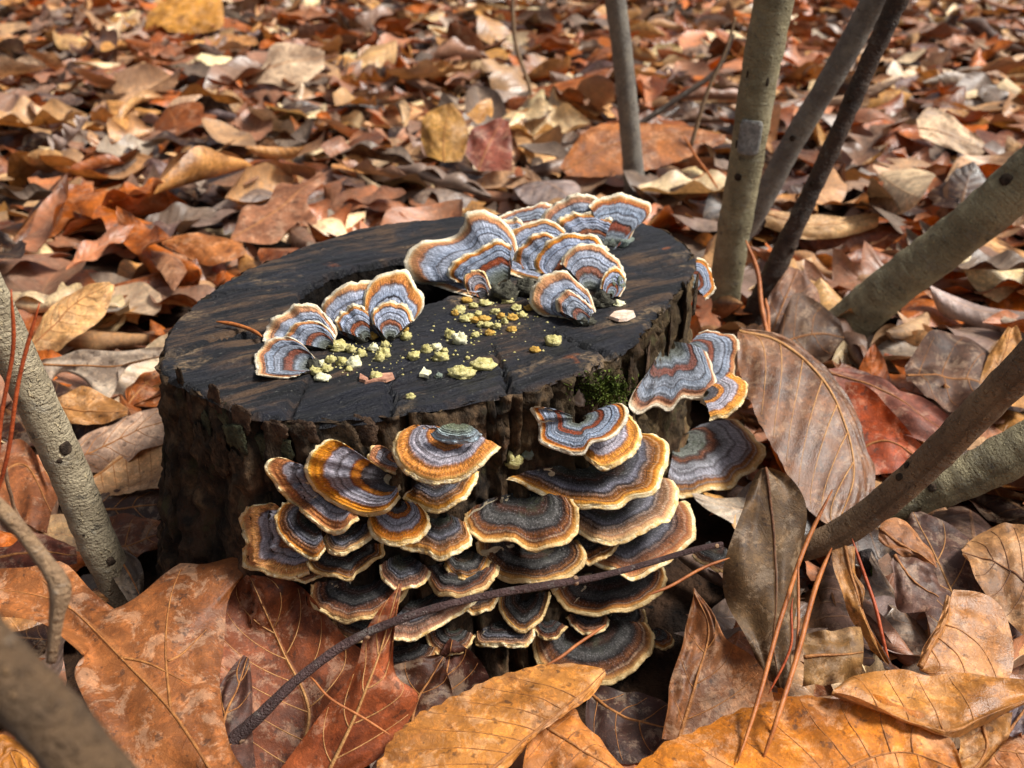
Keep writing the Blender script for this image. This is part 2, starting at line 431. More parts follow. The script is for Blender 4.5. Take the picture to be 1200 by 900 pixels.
def flare(th, z):
    k = max(0.0, (H - z) / H)
    left = max(0.0, math.cos(th - math.radians(200)))
    return 1.0 + 0.03 * k + 0.12 * k * left + 0.03 * k * k

def bark_disp(th, z):
    c, s = math.cos(th), math.sin(th)
    left = max(0.0, math.cos(th - math.radians(205))) ** 1.5
    q = Vector((c * 6, s * 6, z * 14))
    d = 0.0026 * nz(q, 1.0, 4)
    rid = 1 - abs(noise.noise(Vector((c * 15, s * 15, z * 22)))) * 2
    right = max(0.0, math.cos(th - math.radians(320)))
    d += (0.0010 + 0.0016 * right) * rid
    d += 0.0022 * nz((c * 20, s * 20, z * 160), 1.0, 4)
    d += 0.0011 * noise.noise(Vector((c * 55, s * 55, z * 170)))
    crack = noise.noise(Vector((c * 24 + 3, s * 24, z * 9)))
    if crack > 0.28: d -= 0.007 * min(1, (crack - 0.28) * 5)
    crack2 = noise.noise(Vector((c * 17, s * 17 + 8, z * 95)))
    if crack2 > 0.38: d -= 0.003 * min(1, (crack2 - 0.38) * 6)
    # below the bark band the front is bare rotten wood, set back
    band = 0.026 + 0.016 * noise.noise(Vector((c * 7, s * 7, 9)))
    front = max(0.0, math.cos(th - math.radians(258))) ** 2
    if H - z > band: d -= 0.0035 * front * min(1, (H - z - band) / 0.006)
    return d - 0.0015

def mesh_at(name, V, F, mat, parent, **k):
    c = np.array([SC[0], SC[1], 0])
    return obj(name, make_mesh(name, [np.asarray(v) - c for v in V], F, mat, **k), parent)

ZS = np.r_[np.linspace(H, H - 0.012, 12), np.linspace(H - 0.0135, -0.02, 74)]
V = []
for iz, z in enumerate(ZS):
    for k, th in enumerate(TH):
        d = bark_disp(th, z)
        if iz == 0: d = min(d, 0.0005) * 0.5
        zz = z + (0.0016 * noise.noise(Vector((math.cos(th) * 14, math.sin(th) * 14, 2))) - 0.0012 if iz == 0 else 0)
        r = RR[k] * flare(th, z) + d
        V.append((SC[0] + r * math.cos(th), SC[1] + r * math.sin(th), zz))
barkF = grid_faces(len(ZS), NA, True)
barkV = V

m = M('old_bark')
o = m.obj()
geo_n = m.noise(o, 95, 6, 0.65, 0.4)
c = m.mix(m.rng(geo_n, 0.33, 0.66), hexc('#211a14'), hexc('#6e573f'))
x, y, z = m.sep(o)
rightm = m.rng(m.math('ADD', x, m.math('MULTIPLY', m.math('SUBTRACT', m.noise(o, 60, 3), 0.5), 0.05)), 0.02, 0.075)
c = m.mix(m.math('MULTIPLY', rightm, m.rng(m.noise(o, 160, 5, 0.7), 0.35, 0.65, 0.2, 0.85)), c, hexc('#7c6644'))
pink = m.rng(m.noise(o, 48, 5, 0.65), 0.54, 0.66)
c = m.mix(m.math('MULTIPLY', pink, 0.55), c, hexc('#6e4a34'))
black = m.rng(m.noise(m.vmul(o, (1, 1, .6)), 42, 6, 0.7, 0.5), 0.40, 0.52)
c = m.mix(m.math('MULTIPLY', black, 0.66), c, hexc('#0f0c0a'))
moss = m.rng(m.noise(o, 85, 5, 0.7), 0.56, 0.7)
c = m.mix(m.math('MULTIPLY', moss, 0.55), c, hexc('#3c3e22'))
c = m.mix(m.math('MULTIPLY', m.rng(m.noise(o, 620, 4, 0.7), 0.5, 0.72), 0.5), c, hexc('#0b0908'))
h = m.math('ADD', m.noise(m.vmul(o, (1, 1, 0.45)), 420, 5, 0.7), m.math('MULTIPLY', m.voro(m.vmul(o, (1, 1, 0.5)), 260), 0.7))
OLD_BARK = m.set(Base_Color=c, Roughness=0.88, Specular_IOR_Level=0.25, Normal=m.bump(h, 1.0, 0.0022))
mesh_at('bark', barkV, barkF, OLD_BARK, stump)

# cut face: rings from the rim of the hollow out to the bark, with saw marks and drying cracks
cracks = []
for a in [((187, 418), (330, 375)), ((300, 392), (200, 412)), ((560, 262), (620, 300)), ((810, 300), (745, 322)), ((600, 459), (575, 400)),
          ((720, 418), (690, 405)), ((330, 489), (372, 430)), ((452, 485), (470, 430)), ((240, 345), (330, 338)), ((700, 410), (640, 385))]:
    cracks.append((at_z(*a[0], H)[:2], at_z(*a[1], H)[:2]))

def crack_depth(p):
    d = 0.0
    wob = np.array([nz((p[0], p[1], 0), 60, 3), nz((p[0], p[1], 5), 60, 3)]) * 0.004
    q = np.asarray(p) + wob
    for a, b in cracks:
        ab = b - a
        t = float(np.clip(np.dot(q - a, ab) / np.dot(ab, ab), 0, 1))
        dist = float(np.linalg.norm(q - a - ab * t))
        wdt = 0.0013 * (1 - 0.8 * t)
        if dist < wdt * 2: d = max(d, 0.006 * (1 - t * 0.6) * max(0, 1 - dist / (wdt * 2)))
    return d

NR = 84
V = []
sawdir = np.array([math.cos(math.radians(32)), math.sin(math.radians(32))])
for i in range(NR):
    t = i / (NR - 1)
    for k, th in enumerate(TH):
        pi = HC + RH[k] * np.array([math.cos(th), math.sin(th)])
        po = SC + (RR[k] - 0.0004) * np.array([math.cos(th), math.sin(th)])
        p = pi * (1 - t) + po * t
        across = p[0] * -sawdir[1] + p[1] * sawdir[0]
        along = p[0] * sawdir[0] + p[1] * sawdir[1]
        z = H + 0.0012 * nz((p[0], p[1], 1), 34, 5)
        z += 0.0006 * noise.noise(Vector((across * 420, along * 14, 0))) + 0.0007 * noise.noise(Vector((across * 150, along * 9, 4)))
        z -= crack_depth(p)
        if t < 0.025: z -= 0.0035 * (1 - t / 0.025) ** 2
        if t > 0.97: z -= 0.0022 * ((t - 0.97) / 0.03) ** 2
        V.append((p[0], p[1], z))
cutV, cutF = V, grid_faces(NR, NA, True)
cutF = [f[::-1] for f in cutF]
m = M('blackened_cut_wood')
o = m.obj()
rot = m.n('VectorRotate', 0, {'Vector': o, 'Angle': -math.radians(32)}, rotation_type='Z_AXIS')
saw = m.noise(m.vmul(rot, (12, 520, 1)), 1.0, 5, 0.65)
saw2 = m.noise(m.vmul(rot, (28, 170, 1)), 1.0, 6, 0.7)
big = m.noise(o, 24, 5, 0.6, 0.6)
c = m.mix(m.rng(saw2, 0.32, 0.7), hexc('#05060b'), hexc('#1a1c26'))
c = m.mix(m.math('MULTIPLY', m.rng(saw, 0.56, 0.74), 0.4), c, hexc('#3a3a3e'))
brown = m.math('MULTIPLY', m.rng(big, 0.44, 0.6), m.rng(saw2, 0.44, 0.62))
c = m.mix(m.math('MULTIPLY', brown, 0.7), c, hexc('#5f4730'))
patch = m.math('MULTIPLY', m.rng(m.noise(m.vmul(rot, (22, 44, 1)), 1.0, 5, 0.65), 0.56, 0.66), m.rng(m.noise(o, 380, 5, 0.75), 0.38, 0.6))
c = m.mix(m.math('MULTIPLY', patch, 0.85), c, hexc('#806a50'))
rust = m.math('MULTIPLY', m.rng(m.noise(o, 40, 4, 0.6, 0.5), 0.66, 0.72), m.rng(saw2, 0.45, 0.6))
c = m.mix(m.math('MULTIPLY', rust, 0.75), c, hexc('#8a4a1e'))
pale = m.rng(m.noise(m.vmul(rot, (60, 160, 1)), 1.0, 5, 0.7), 0.66, 0.78)
c = m.mix(m.math('MULTIPLY', pale, 0.4), c, hexc('#8c8270'))
c = m.mix(m.math('MULTIPLY', m.rng(m.noise(o, 900, 3, 0.7), 0.62, 0.72), 0.5), c, hexc('#7a7a72'))
h = m.math('ADD', m.math('MULTIPLY', saw, 1.0), m.math('ADD', m.math('MULTIPLY', saw2, 0.8), m.math('MULTIPLY', m.noise(o, 500, 5, 0.7), 0.8)))
CUT = m.set(Base_Color=c, Roughness=m.rng(big, 0.35, 0.65, 0.42, 0.8), Specular_IOR_Level=0.36, Normal=m.bump(h, 1.0, 0.0022))
mesh_at('cut_face', cutV, cutF, CUT, stump)

# the rotten hollow: a rough shaft going down
V = []
for i, z in enumerate(np.linspace(H - 0.0034, H - 0.085, 22)):
    for k, th in enumerate(TH[::3]):
        r = RH[k * 3] * (1 - 0.25 * (i / 21)) + (0.003 * nz((math.cos(th) * 5, math.sin(th) * 5, z * 60), 1, 3) if i else 0.0003)
        V.append((HC[0] + r * math.cos(th), HC[1] + r * math.sin(th), z))
nh = len(TH[::3])
F = [f[::-1] for f in grid_faces(22, nh, True)]
V.append((HC[0], HC[1], H - 0.076))
F += [(21 * nh + j, 21 * nh + (j + 1) % nh, len(V) - 1) for j in range(nh)]
ROT = plain('rotten_heartwood', '#070505', '#171009', 110, 0.95, 1.0, 0.002, 0.15)
mesh_at('hollow', V, F, ROT, stump)

STUMP_BVH = BVHTree.FromPolygons([Vector(v) for v in barkV] + [Vector(v) for v in cutV], [tuple(f) for f in barkF] + [tuple(i + len(barkV) for i in f) for f in cutF])

def hit_t(px, py, bvh=None):
    d = Vector(ray(px, py)); L = d.length
    r = (bvh or STUMP_BVH).ray_cast(Vector(CAM), d / L)
    return None if r[0] is None else r[3] / L

# loose bark pieces and crusts along the rim
def chunk(name, px, py, wpx, hpx, mat, seed, parent, label=None, lift=0.0, thick=0.5, elong=0):
    t = hit_t(px, py) or 0.36
    p = CAM + ray(px, py) * (t - lift / 1.0)
    s = t * 1.02 / FPX
    bm = Geo()
    n1, n2 = 13, 18
    out = []
    for i in range(n1):
        ph = math.pi * i / (n1 - 1)
        for j in range(n2):
            a = 2 * math.pi * j / n2
            v = np.array([math.sin(ph) * math.cos(a), math.sin(ph) * math.sin(a), math.cos(ph)])
            v = np.sign(v) * np.abs(v) ** 0.6
            k = 1 + 0.45 * nz((v[0] + seed, v[1], v[2]), 1.5, 5) + 0.2 * nz((v[0], v[1] + seed, v[2]), 5, 2)
            out.append(np.array([v[0] * wpx / 2 * s * k, v[1] * min(wpx, hpx) / 2 * s * thick * k, v[2] * hpx / 2 * s * k]))
    ang = math.atan2(p[1] - SC[1], p[0] - SC[0]) + math.pi / 2
    R = np.array([[math.cos(ang), -math.sin(ang), 0], [math.sin(ang), math.cos(ang), 0], [0, 0, 1]])
    V = [R @ v + p for v in out]
    o = mesh_at(name, V, grid_faces(n1, n2, True), mat, parent)
    if label: o['label'] = label
    return o

FLAKY = plain('flaky_bark_skin', '#2a221a', '#5c4a38', 260, 0.9, 1.0, 0.002, 0.2, '#16110d')
FLAKY_PINK = plain('pinkish_bark_skin', '#3a2c24', '#6a5442', 260, 0.9, 1.0, 0.002, 0.2, '#241a14')
FLAKY_GREEN = plain('lichen_bark_skin', '#343628', '#5e5f48', 260, 0.9, 1.0, 0.002, 0.2, '#1c1a12')
for i, (px, py, w, h, mt) in enumerate([
        (212, 448, 16, 34, FLAKY), (222, 478, 22, 54, FLAKY_PINK), (252, 468, 22, 34, FLAKY_PINK), (262, 490, 30, 44, FLAKY_GREEN), (242, 500, 16, 34, FLAKY_GREEN),
        (283, 490, 26, 32, FLAKY_PINK), (276, 513, 32, 30, FLAKY_GREEN), (306, 524, 34, 34, FLAKY_GREEN), (332, 524, 24, 30, FLAKY_GREEN),
        (322, 502, 34, 20, FLAKY_PINK), (356, 506, 34, 26, FLAKY_PINK), (394, 507, 46, 28, FLAKY), (427, 507, 28, 36, FLAKY_PINK),
        (258, 534, 34, 48, FLAKY), (236, 522, 22, 56, FLAKY), (278, 546, 22, 36, FLAKY), (740, 440, 16, 50, FLAKY), (759, 428, 18, 52, FLAKY_PINK), (800, 365, 22, 60, FLAKY), (784, 396, 18, 50, FLAKY_PINK), (815, 345, 14, 44, FLAKY)]):
    chunk('bark_flake', px, py, w, h, mt, i * 3.7, stump, thick=0.13)
for i, (px, py, w, h) in enumerate([(715, 455, 34, 26), (733, 445, 20, 24), (700, 466, 24, 16), (722, 470, 22, 14)]):
    pass

# moss cushion on the bark: many short blades as one mass
mg = Geo()
for i in range(1500):
    px, py = 714 + rng.normal(0, 17), 457 + rng.normal(0, 9)
    t = hit_t(px, py)
    if t is None or py < 432: continue
    p = CAM + ray(px, py) * (t - 0.0004)
    d = np.array([rng.normal(0, .5), -0.7 + rng.normal(0, .4), 0.6 + rng.normal(0, .4)])
    d /= np.linalg.norm(d)
    sd_ = np.cross(d, rng.normal(0, 1, 3)); sd_ /= np.linalg.norm(sd_)
    L = rng.uniform(.0008, .0022)
    mg.add([p - sd_ * .00035, p + sd_ * .00035, p + d * L * .6 + sd_ * .0003, p + d * L], [(0, 1, 2, 3)])
mo = mesh_at('moss_cushion', mg.v, mg.f, MOSS, stump)
mo['kind'] = 'stuff'

# ------------------------------------------------------------------ bracket fungi
BR = []                # triangles of the brackets, for the leaves that lean on them

def bracket(label, base, margin, mat='dark', az=0, dip=12, dome=0.12, wave=0.0024, thick=0.0032, grp=None, closed=False, lift=0.0, clamp=True, spread=0.16, knob=None):
    """A shelf: base = point (photo pixels) where it leaves the wood; margin = its outer edge; az/dip = where its upper side faces."""
    a, dd = math.radians(az), math.radians(dip)
    n = np.array([math.sin(dd) * math.sin(a), -math.sin(dd) * math.cos(a), math.cos(dd)])
    t = hit_t(*base) or 0.40
    P = CAM + ray(*base) * (t - lift)
    NS, NT = 56, 22
    mp = smooth(margin, NS)
    seed = (base[0] * 0.37 + base[1] * 0.11)
    ctr = np.array(base, float)
    # scalloped edge
    for j in range(NS):
        v = mp[j] - ctr
        k = 0.022 * noise.noise(Vector((j * 0.30, seed, 0))) + 0.016 * noise.noise(Vector((j * 0.75, seed, 3)))
        mp[j] = mp[j] + v * k
    Mg = []
    for x, y in mp:
        tt, d = on_plane(x, y, P, n)
        if not (0.08 < tt < t + 0.10): tt = t + 0.02
        if clamp:
            h = hit_t(x, y)
            if h is not None: tt = min(tt, h - 0.0035)
        Mg.append(CAM + d * tt)
    Mg = np.array(Mg)
    # even out sudden jumps in depth along the margin
    for _ in range(3):
        dep = np.array([np.dot(q - CAM, FW) for q in Mg])
        sm = dep.copy(); sm[1:-1] = (dep[:-2] + 2 * dep[1:-1] + dep[2:]) / 4
        sm = np.minimum(sm, dep)
        Mg = CAM + (Mg - CAM) * (sm / dep)[:, None]
    cen = Mg.mean(0)
    B = P + (Mg - cen) * spread
    size = float(np.linalg.norm(Mg - P, axis=1).mean())
    tz = np.r_[np.linspace(0, 0.90, NT - 7), np.linspace(0.918, 1.0, 7)]
    top = np.zeros((NT, NS, 3)); und = np.zeros((NT, NS, 3)); uv = np.zeros((NT, NS, 2))
    for i, tv in enumerate(tz):
        for j in range(NS):
            s = j / (NS - 1)
            p = B[j] * (1 - tv) + Mg[j] * tv
            hgt = dome * size * math.sin(math.pi * min(1, tv)) * 0.55
            hgt += min(wave, size * .09) * tv * tv * (noise.noise(Vector((s * 6, seed, 1))) * 2.0 + 0.35 * noise.noise(Vector((s * 15, seed, 6))))
            hgt += 0.0005 * math.sin(tv * 24 + seed + 2 * noise.noise(Vector((s * 5, seed, 4)))) * tv
            hgt += 0.0010 * noise.noise(Vector((p[0] * 160, p[1] * 160, p[2] * 160 + seed))) * tv
            q = p + n * hgt
            edge = min(1.0, s * 9, (1 - s) * 9)
            th = (thick * (1 - tv) + 0.0011 * (1 if tv < 0.97 else 0.55)) * (0.25 + 0.75 * edge)
            if tv > 0.9: q = q - n * 0.0006 * ((tv - 0.9) / 0.1) ** 2
            if clamp and tv > 0.1:
                hx = hit_t(*to_px(q)); dq = depth(q)
                if hx is not None and dq > hx - 0.0014: q = CAM + (q - CAM) * ((hx - 0.0014) / dq)
            top[i, j] = q; und[i, j] = q - n * th
            uv[i, j] = (s * max(0.25, min(1.6, np.linalg.norm(np.diff(Mg, axis=0), axis=1).sum() / 0.06)), tv)
    cmat, mmat = CAP[mat]
    r = obj('bracket_fungus', None, None, P)
    tag(r, label, 'bracket fungus', grp)
    ic = NT - 4
    def sub(A, lo, hi): return [v - P for v in A[lo:hi].reshape(-1, 3)]
    nf = np.cross(top[1, NS // 2] - top[0, NS // 2], top[1, NS // 2 + 1] - top[1, NS // 2])
    flip = np.dot(nf, n) < 0
    def gf(nu, rev):
        f = grid_faces(nu, NS)
        return [q[::-1] for q in f] if rev else f
    obj('cap', make_mesh('cap', sub(top, 0, ic + 1), gf(ic + 1, not flip), cmat, uv[0:ic + 1].reshape(-1, 2)), r)
    # margin: top strip, rounded nose, under strip
    rows = [top[i] for i in range(ic, NT)]
    out = Mg - P; out /= np.linalg.norm(out, axis=1)[:, None] + 1e-9
    rows.append((top[-1] + und[-1]) / 2 + out * 0.0006)
    rows += [und[i] for i in range(NT - 1, ic - 2, -1)]
    A = np.array(rows)
    for i in range(len(A)):
        for j in range(NS):
            p = A[i, j]
            A[i, j] = p + (n * 0.0007 + out[j] * 0.0004) * noise.noise(Vector((p[0] * 620, p[1] * 620, p[2] * 620))) * (0 if i == 0 or i == len(A) - 1 else 1)
    obj('margin', make_mesh('margin', [v - P for v in A.reshape(-1, 3)], gf(len(A), not flip), mmat), r)
    lo = und[0:ic + 1]
    obj('pore_surface', make_mesh('pore_surface', [v - P for v in lo.reshape(-1, 3)], gf(ic + 1, flip), PORE), r)
    k = sum(len(b[0]) for b in BR)
    BR.append(([Vector(v) for v in top.reshape(-1, 3)], [tuple(i + k for i in f) for f in grid_faces(NT, NS)]))
    return r

G_TOP = 'bracket fungi standing on the cut face of the stump'
G_FRONT = 'bracket fungi stacked on the front of the stump'
def T(label, base, margin, mat='lav', az=0, dip=44, **k):
    k.setdefault('wave', .0030)
    k.setdefault('dome', .17)
    return bracket(label, base, margin, mat, az, dip, grp=G_TOP, **k)
def F_(label, base, margin, mat='dark', az=0, dip=12, **k):
    return bracket(label, base, margin, mat, az, dip, grp=G_FRONT, **k)

# --- on the cut face
T('small pale-rimmed bracket lowest at the left end of the row on the cut face', (372, 430),
  [(347, 441), (330, 441), (303, 440), (299, 421), (305, 405), (320, 396), (340, 396), (356, 405), (366, 420)], az=-25, dip=42)
T('blue-grey bracket just behind the lowest one at the left end of the cut face', (380, 406),
  [(309, 400), (311, 387), (320, 378), (335, 365), (352, 357), (370, 359), (380, 368), (392, 385), (390, 398)], az=-15, dip=48)
T('left of two joined grey brackets standing in front of the hollow', (424, 396),
  [(382, 384), (376, 372), (376, 352), (388, 341), (405, 332), (424, 327), (434, 328), (440, 352), (426, 385)], az=-12, dip=48)
T('right of two joined grey brackets in front of the hollow, ending in a curled lobe', (456, 396),
  [(434, 381), (426, 364), (429, 340), (440, 325), (456, 319), (477, 317), (485, 334), (496, 348), (494, 362), (484, 375)], az=8, dip=48)
T('long wavy bracket with rust bands spreading over the right end of the hollow', (585, 330),
  [(552, 347), (528, 342), (505, 331), (485, 330), (475, 306), (481, 292), (500, 282), (530, 271), (544, 261), (546, 252), (560, 247), (578, 250), (588, 258), (600, 270), (606, 290)], az=-18, dip=46, dome=0.16)
T('thin pale bracket peeping over the back of the long wavy one', (618, 272),
  [(582, 258), (590, 250), (605, 243), (622, 240), (638, 236), (652, 242), (655, 258)], az=0, dip=40)
T('wide blue bracket at the back of the cut face, left of the rearmost pair', (690, 284),
  [(630, 268), (634, 255), (641, 244), (655, 235), (675, 229), (692, 229), (704, 236), (720, 252)], az=-10, dip=50)
T('farthest right bracket on the cut face, with green algae at its foot', (715, 290),
  [(690, 242), (700, 233), (715, 230), (735, 229), (751, 235), (763, 244), (758, 256), (744, 268), (738, 280)], az=12, dip=50)
T('rust-banded bracket in the middle of the right-hand cluster on the cut face', (652, 314),
  [(630, 329), (605, 321), (584, 311), (577, 300), (583, 285), (593, 272), (610, 261), (628, 257), (646, 258), (662, 270)], az=-18, dip=46, dome=0.2)
T('broad bracket arching behind a smaller one at the right of the cut face', (680, 328),
  [(632, 322), (624, 308), (631, 291), (645, 280), (661, 273), (684, 272), (701, 278), (714, 292)], az=-10, dip=46, dome=0.2)
T('smaller bracket overlapping the broad arching one at the right of the cut face', (694, 342),
  [(658, 308), (662, 295), (683, 286), (704, 290), (721, 303), (732, 318), (730, 332), (718, 346)], az=6, dip=42, dome=0.2)
T('front bracket of the right-hand cluster with a wide grey stalk', (684, 376),
  [(652, 367), (632, 365), (621, 352), (626, 335), (640, 322), (658, 318), (674, 327), (690, 342), (697, 362)], az=-14, dip=40, dome=0.2)
T('tiny bracket with a yellow-orange rim below the long wavy one', (568, 348),
  [(550, 345), (545, 335), (546, 322), (556, 316), (568, 321), (574, 336)], mat='org', az=-20, dip=40)
T('pale-edged bracket poking out beyond the right rim beside the grey stem', (812, 332),
  [(816, 303), (826, 305), (833, 318), (838, 333), (835, 343), (826, 351)], az=35, dip=45, clamp=False)

# --- second, smaller tiers fused to the ones above
T('small inner tier in front of the curled-lobe bracket before the hollow', (457, 395), [(437, 380), (436, 367), (445, 357), (460, 353), (477, 359), (485, 373)], az=8, dip=44, lift=.006)
T('small inner tier in front of the blue-grey bracket at the left end', (386, 406), [(334, 402), (334, 391), (347, 379), (365, 375), (383, 383), (391, 394)], az=-15, dip=44, lift=.006)
T('small inner tier in front of the left of the two joined grey brackets', (430, 396), [(396, 386), (394, 374), (404, 362), (420, 358), (434, 366)], az=-10, dip=44, lift=.005)
T('inner blue tier in front of the wide bracket at the back of the cut face', (700, 286), [(650, 270), (655, 257), (676, 249), (700, 250), (718, 260)], az=-6, dip=46, lift=.006)
T('inner rust-edged tier in front of the long wavy bracket', (588, 330), [(534, 331), (524, 319), (540, 302), (562, 290), (584, 280), (600, 288)], az=-18, dip=44, lift=.007)
T('scalloped second lobe at the upper right of the long wavy bracket', (610, 300), [(566, 282), (570, 268), (586, 258), (606, 256), (618, 268), (622, 284)], az=-10, dip=46, lift=.004)
T('inner tier in front of the rust-banded bracket of the right-hand cluster', (654, 316), [(606, 315), (602, 299), (616, 281), (638, 272), (656, 282)], az=-16, dip=44, lift=.006)
T('ruffled edge lobe right of the smaller overlapping bracket', (716, 346), [(704, 338), (708, 322), (720, 312), (731, 318), (733, 334), (726, 347)], az=14, dip=42, lift=.004)
T('inner grey tier on the front bracket with the wide stalk', (686, 378), [(654, 364), (652, 349), (664, 339), (680, 346), (694, 360)], az=-10, dip=40, lift=.005)
T('small lobe between the two rearmost brackets', (712, 274), [(690, 262), (692, 248), (704, 240), (720, 244), (728, 258)], az=4, dip=46, lift=.004)

# --- on the right flank
F_('large blue-grey bracket with a rust centre on the right flank above the others', (784, 408),
   [(750, 448), (741, 462), (738, 475), (750, 485), (768, 475), (787, 480), (800, 466), (822, 468), (837, 458), (839, 446), (834, 430), (827, 412)], 'lav', az=15, dip=52, dome=0.2)
F_('ochre-edged bracket behind the large blue-grey one, touching the striped leaf', (808, 412),
   [(818, 391), (835, 387), (852, 390), (863, 400), (866, 415), (863, 432), (856, 448), (842, 458)], 'lav', az=20, dip=48)
F_('small orange-centred bracket tucked low behind the ochre-edged one', (828, 462),
   [(858, 436), (872, 444), (877, 456), (870, 472), (852, 486), (832, 491)], 'org', az=25, dip=32)
F_('broad many-ringed grey bracket lowest on the right flank of the stump', (800, 520),
   [(780, 571), (797, 579), (824, 577), (857, 570), (868, 558), (885, 548), (895, 533), (888, 516), (879, 501), (860, 492), (836, 494)], 'gry', az=18, dip=26, dome=0.18)
# --- right half of the front
F_('rosette-like pale bracket with an orange rim topmost on the right of the front', (678, 492),
   [(640, 478), (623, 475), (632, 495), (633, 516), (645, 524), (662, 528), (683, 531), (693, 520), (713, 513), (731, 496), (735, 483), (728, 474), (708, 478)], 'lav', az=0, dip=34, lift=0.012)
F_('orange-banded bracket peeping out right under the rosette-like one', (694, 500),
   [(684, 530), (695, 543), (713, 548), (740, 534), (751, 513), (745, 495), (734, 484)], 'org', az=12, dip=26, lift=0.004)
F_('wide grey bracket with a scalloped tan edge below the rosette-like one', (682, 545),
   [(594, 564), (612, 571), (633, 579), (665, 586), (689, 589), (719, 591), (739, 580), (764, 576), (774, 561), (782, 538), (783, 520), (772, 510), (752, 508)], 'brn', az=5, dip=18, dome=0.14)
F_('brown-ringed bracket one step below the wide grey one on the right', (708, 585),
   [(668, 615), (682, 624), (700, 633), (716, 635), (746, 628), (770, 616), (785, 604), (795, 580), (792, 567), (779, 558)], 'brn', az=8, dip=16)
F_('broad dark green-centred bracket in the middle of the front', (612, 582),
   [(546, 598), (546, 612), (549, 626), (563, 633), (590, 634), (620, 638), (645, 641), (662, 634), (675, 622), (678, 606), (670, 590)], 'dark', az=-3, dip=16)
F_('dark bracket with a frilled brown edge behind the purple twig, third tier right', (722, 612),
   [(682, 646), (692, 655), (705, 662), (737, 674), (770, 664), (798, 643), (815, 622), (813, 605), (800, 590)], 'brn', az=10, dip=15)
F_('pale-horned black bracket right below the green-centred one', (620, 640),
   [(558, 636), (562, 648), (573, 662), (590, 675), (620, 682), (650, 679), (680, 664), (685, 652), (678, 634)], 'dark', az=0, dip=14)
F_('broad brown-edged bracket hanging just under the purple twig at right', (712, 672),
   [(647, 684), (650, 692), (659, 708), (680, 718), (710, 720), (746, 712), (770, 697), (782, 676), (777, 660)], 'dark', az=6, dip=15)
F_('small round-ended bracket right of the one under the purple twig', (766, 690),
   [(775, 684), (790, 680), (803, 688), (814, 705), (808, 717), (798, 729), (780, 733), (760, 729)], 'dark', az=16, dip=16)
F_('small dark bracket wedged above the largest bottom one', (728, 710),
   [(708, 728), (713, 735), (728, 742), (748, 741), (757, 729), (753, 716)], 'dark', az=6, dip=14)
F_('largest black bracket at the very bottom, half behind the tan leaf', (692, 735),
   [(627, 745), (626, 762), (634, 782), (655, 796), (685, 801), (707, 799), (740, 788), (761, 767), (766, 746), (757, 733)], 'dark', az=0, dip=13)
F_('tiny curled grey bracket right of the bottom one', (766, 740),
   [(770, 736), (785, 741), (790, 751), (780, 759), (768, 757)], 'dark', az=18, dip=16)
F_('half-hidden dark bracket with a white edge beside the mottled upright leaf', (836, 636),
   [(812, 648), (820, 658), (838, 667), (856, 668), (862, 655)], 'dark', az=20, dip=16, clamp=False)
# --- left half of the front
F_('flat ochre and slate bracket at the far left bottom of the front', (356, 628),
   [(322, 590), (308, 588), (296, 589), (284, 597), (281, 612), (286, 632), (283, 648), (284, 663), (305, 668), (329, 676), (362, 670)], 'org', az=-22, dip=36)
F_('ochre-rimmed black bracket second from the left at the bottom tier', (368, 610),
   [(340, 590), (331, 592), (323, 605), (326, 621), (338, 637), (355, 648), (369, 654), (382, 643)], 'brn', az=-18, dip=30)
F_('long narrow bracket with a frilled ochre edge upper left on the front', (398, 572),
   [(337, 538), (321, 535), (311, 544), (315, 557), (326, 573), (342, 589), (361, 605), (382, 620), (403, 624), (421, 608)], 'org', az=-26, dip=36)
F_('largest bright orange and lilac bracket upper left on the front', (456, 564),
   [(404, 520), (390, 514), (376, 515), (362, 531), (357, 549), (368, 571), (387, 587), (411, 599), (435, 602), (454, 598), (467, 580)], 'org', az=-24, dip=42, dome=0.16, lift=0.006)
F_('very small lilac bracket squeezed between the two bright orange ones', (468, 538),
   [(450, 523), (441, 521), (433, 528), (431, 537), (443, 547), (463, 553)], 'org', az=-15, dip=34)
F_('bright orange and lilac bracket topmost on the front with a green hump', (528, 508),
   [(494, 505), (481, 500), (467, 508), (461, 523), (466, 542), (483, 556), (506, 566), (526, 564), (555, 552), (572, 536), (585, 521)], 'org', az=0, dip=36, lift=0.010, dome=0.16)
F_('brown and grey bracket directly beneath the topmost one with the green hump', (512, 560),
   [(472, 580), (490, 590), (510, 597), (537, 588), (555, 566), (559, 551)], 'brn', az=2, dip=20)
F_('small round ochre bracket with a shiny black centre', (466, 592),
   [(437, 600), (432, 611), (441, 628), (462, 638), (484, 633), (500, 620), (502, 607), (491, 592)], 'org', az=-4, dip=22, lift=0.006)
F_('thin pale strip of a bracket left of the small round ochre one', (408, 618),
   [(381, 628), (383, 641), (393, 648), (411, 643), (432, 629), (440, 615)], 'brn', az=-14, dip=18)
F_('dark brown bracket right of the small round ochre one', (514, 604),
   [(470, 638), (484, 640), (498, 644), (518, 652), (537, 646), (551, 633), (548, 616)], 'brn', az=-2, dip=16)
F_('black bracket with a pale left edge below the thin pale strip', (410, 646),
   [(360, 656), (366, 668), (388, 674), (411, 678), (421, 665), (446, 652), (448, 638)], 'dark', az=-12, dip=18)
F_('big black and tan bracket at lower left behind the pointed red-brown leaf', (424, 684),
   [(366, 684), (364, 700), (371, 712), (388, 721), (415, 725), (442, 717), (466, 704), (478, 684)], 'dark', az=-10, dip=18)
F_('black bracket with a crinkled pale rim in the lower middle of the front', (530, 660),
   [(474, 686), (480, 676), (497, 672), (506, 684), (517, 696), (541, 698), (566, 690), (580, 676), (584, 660)], 'dark', az=-3, dip=15)
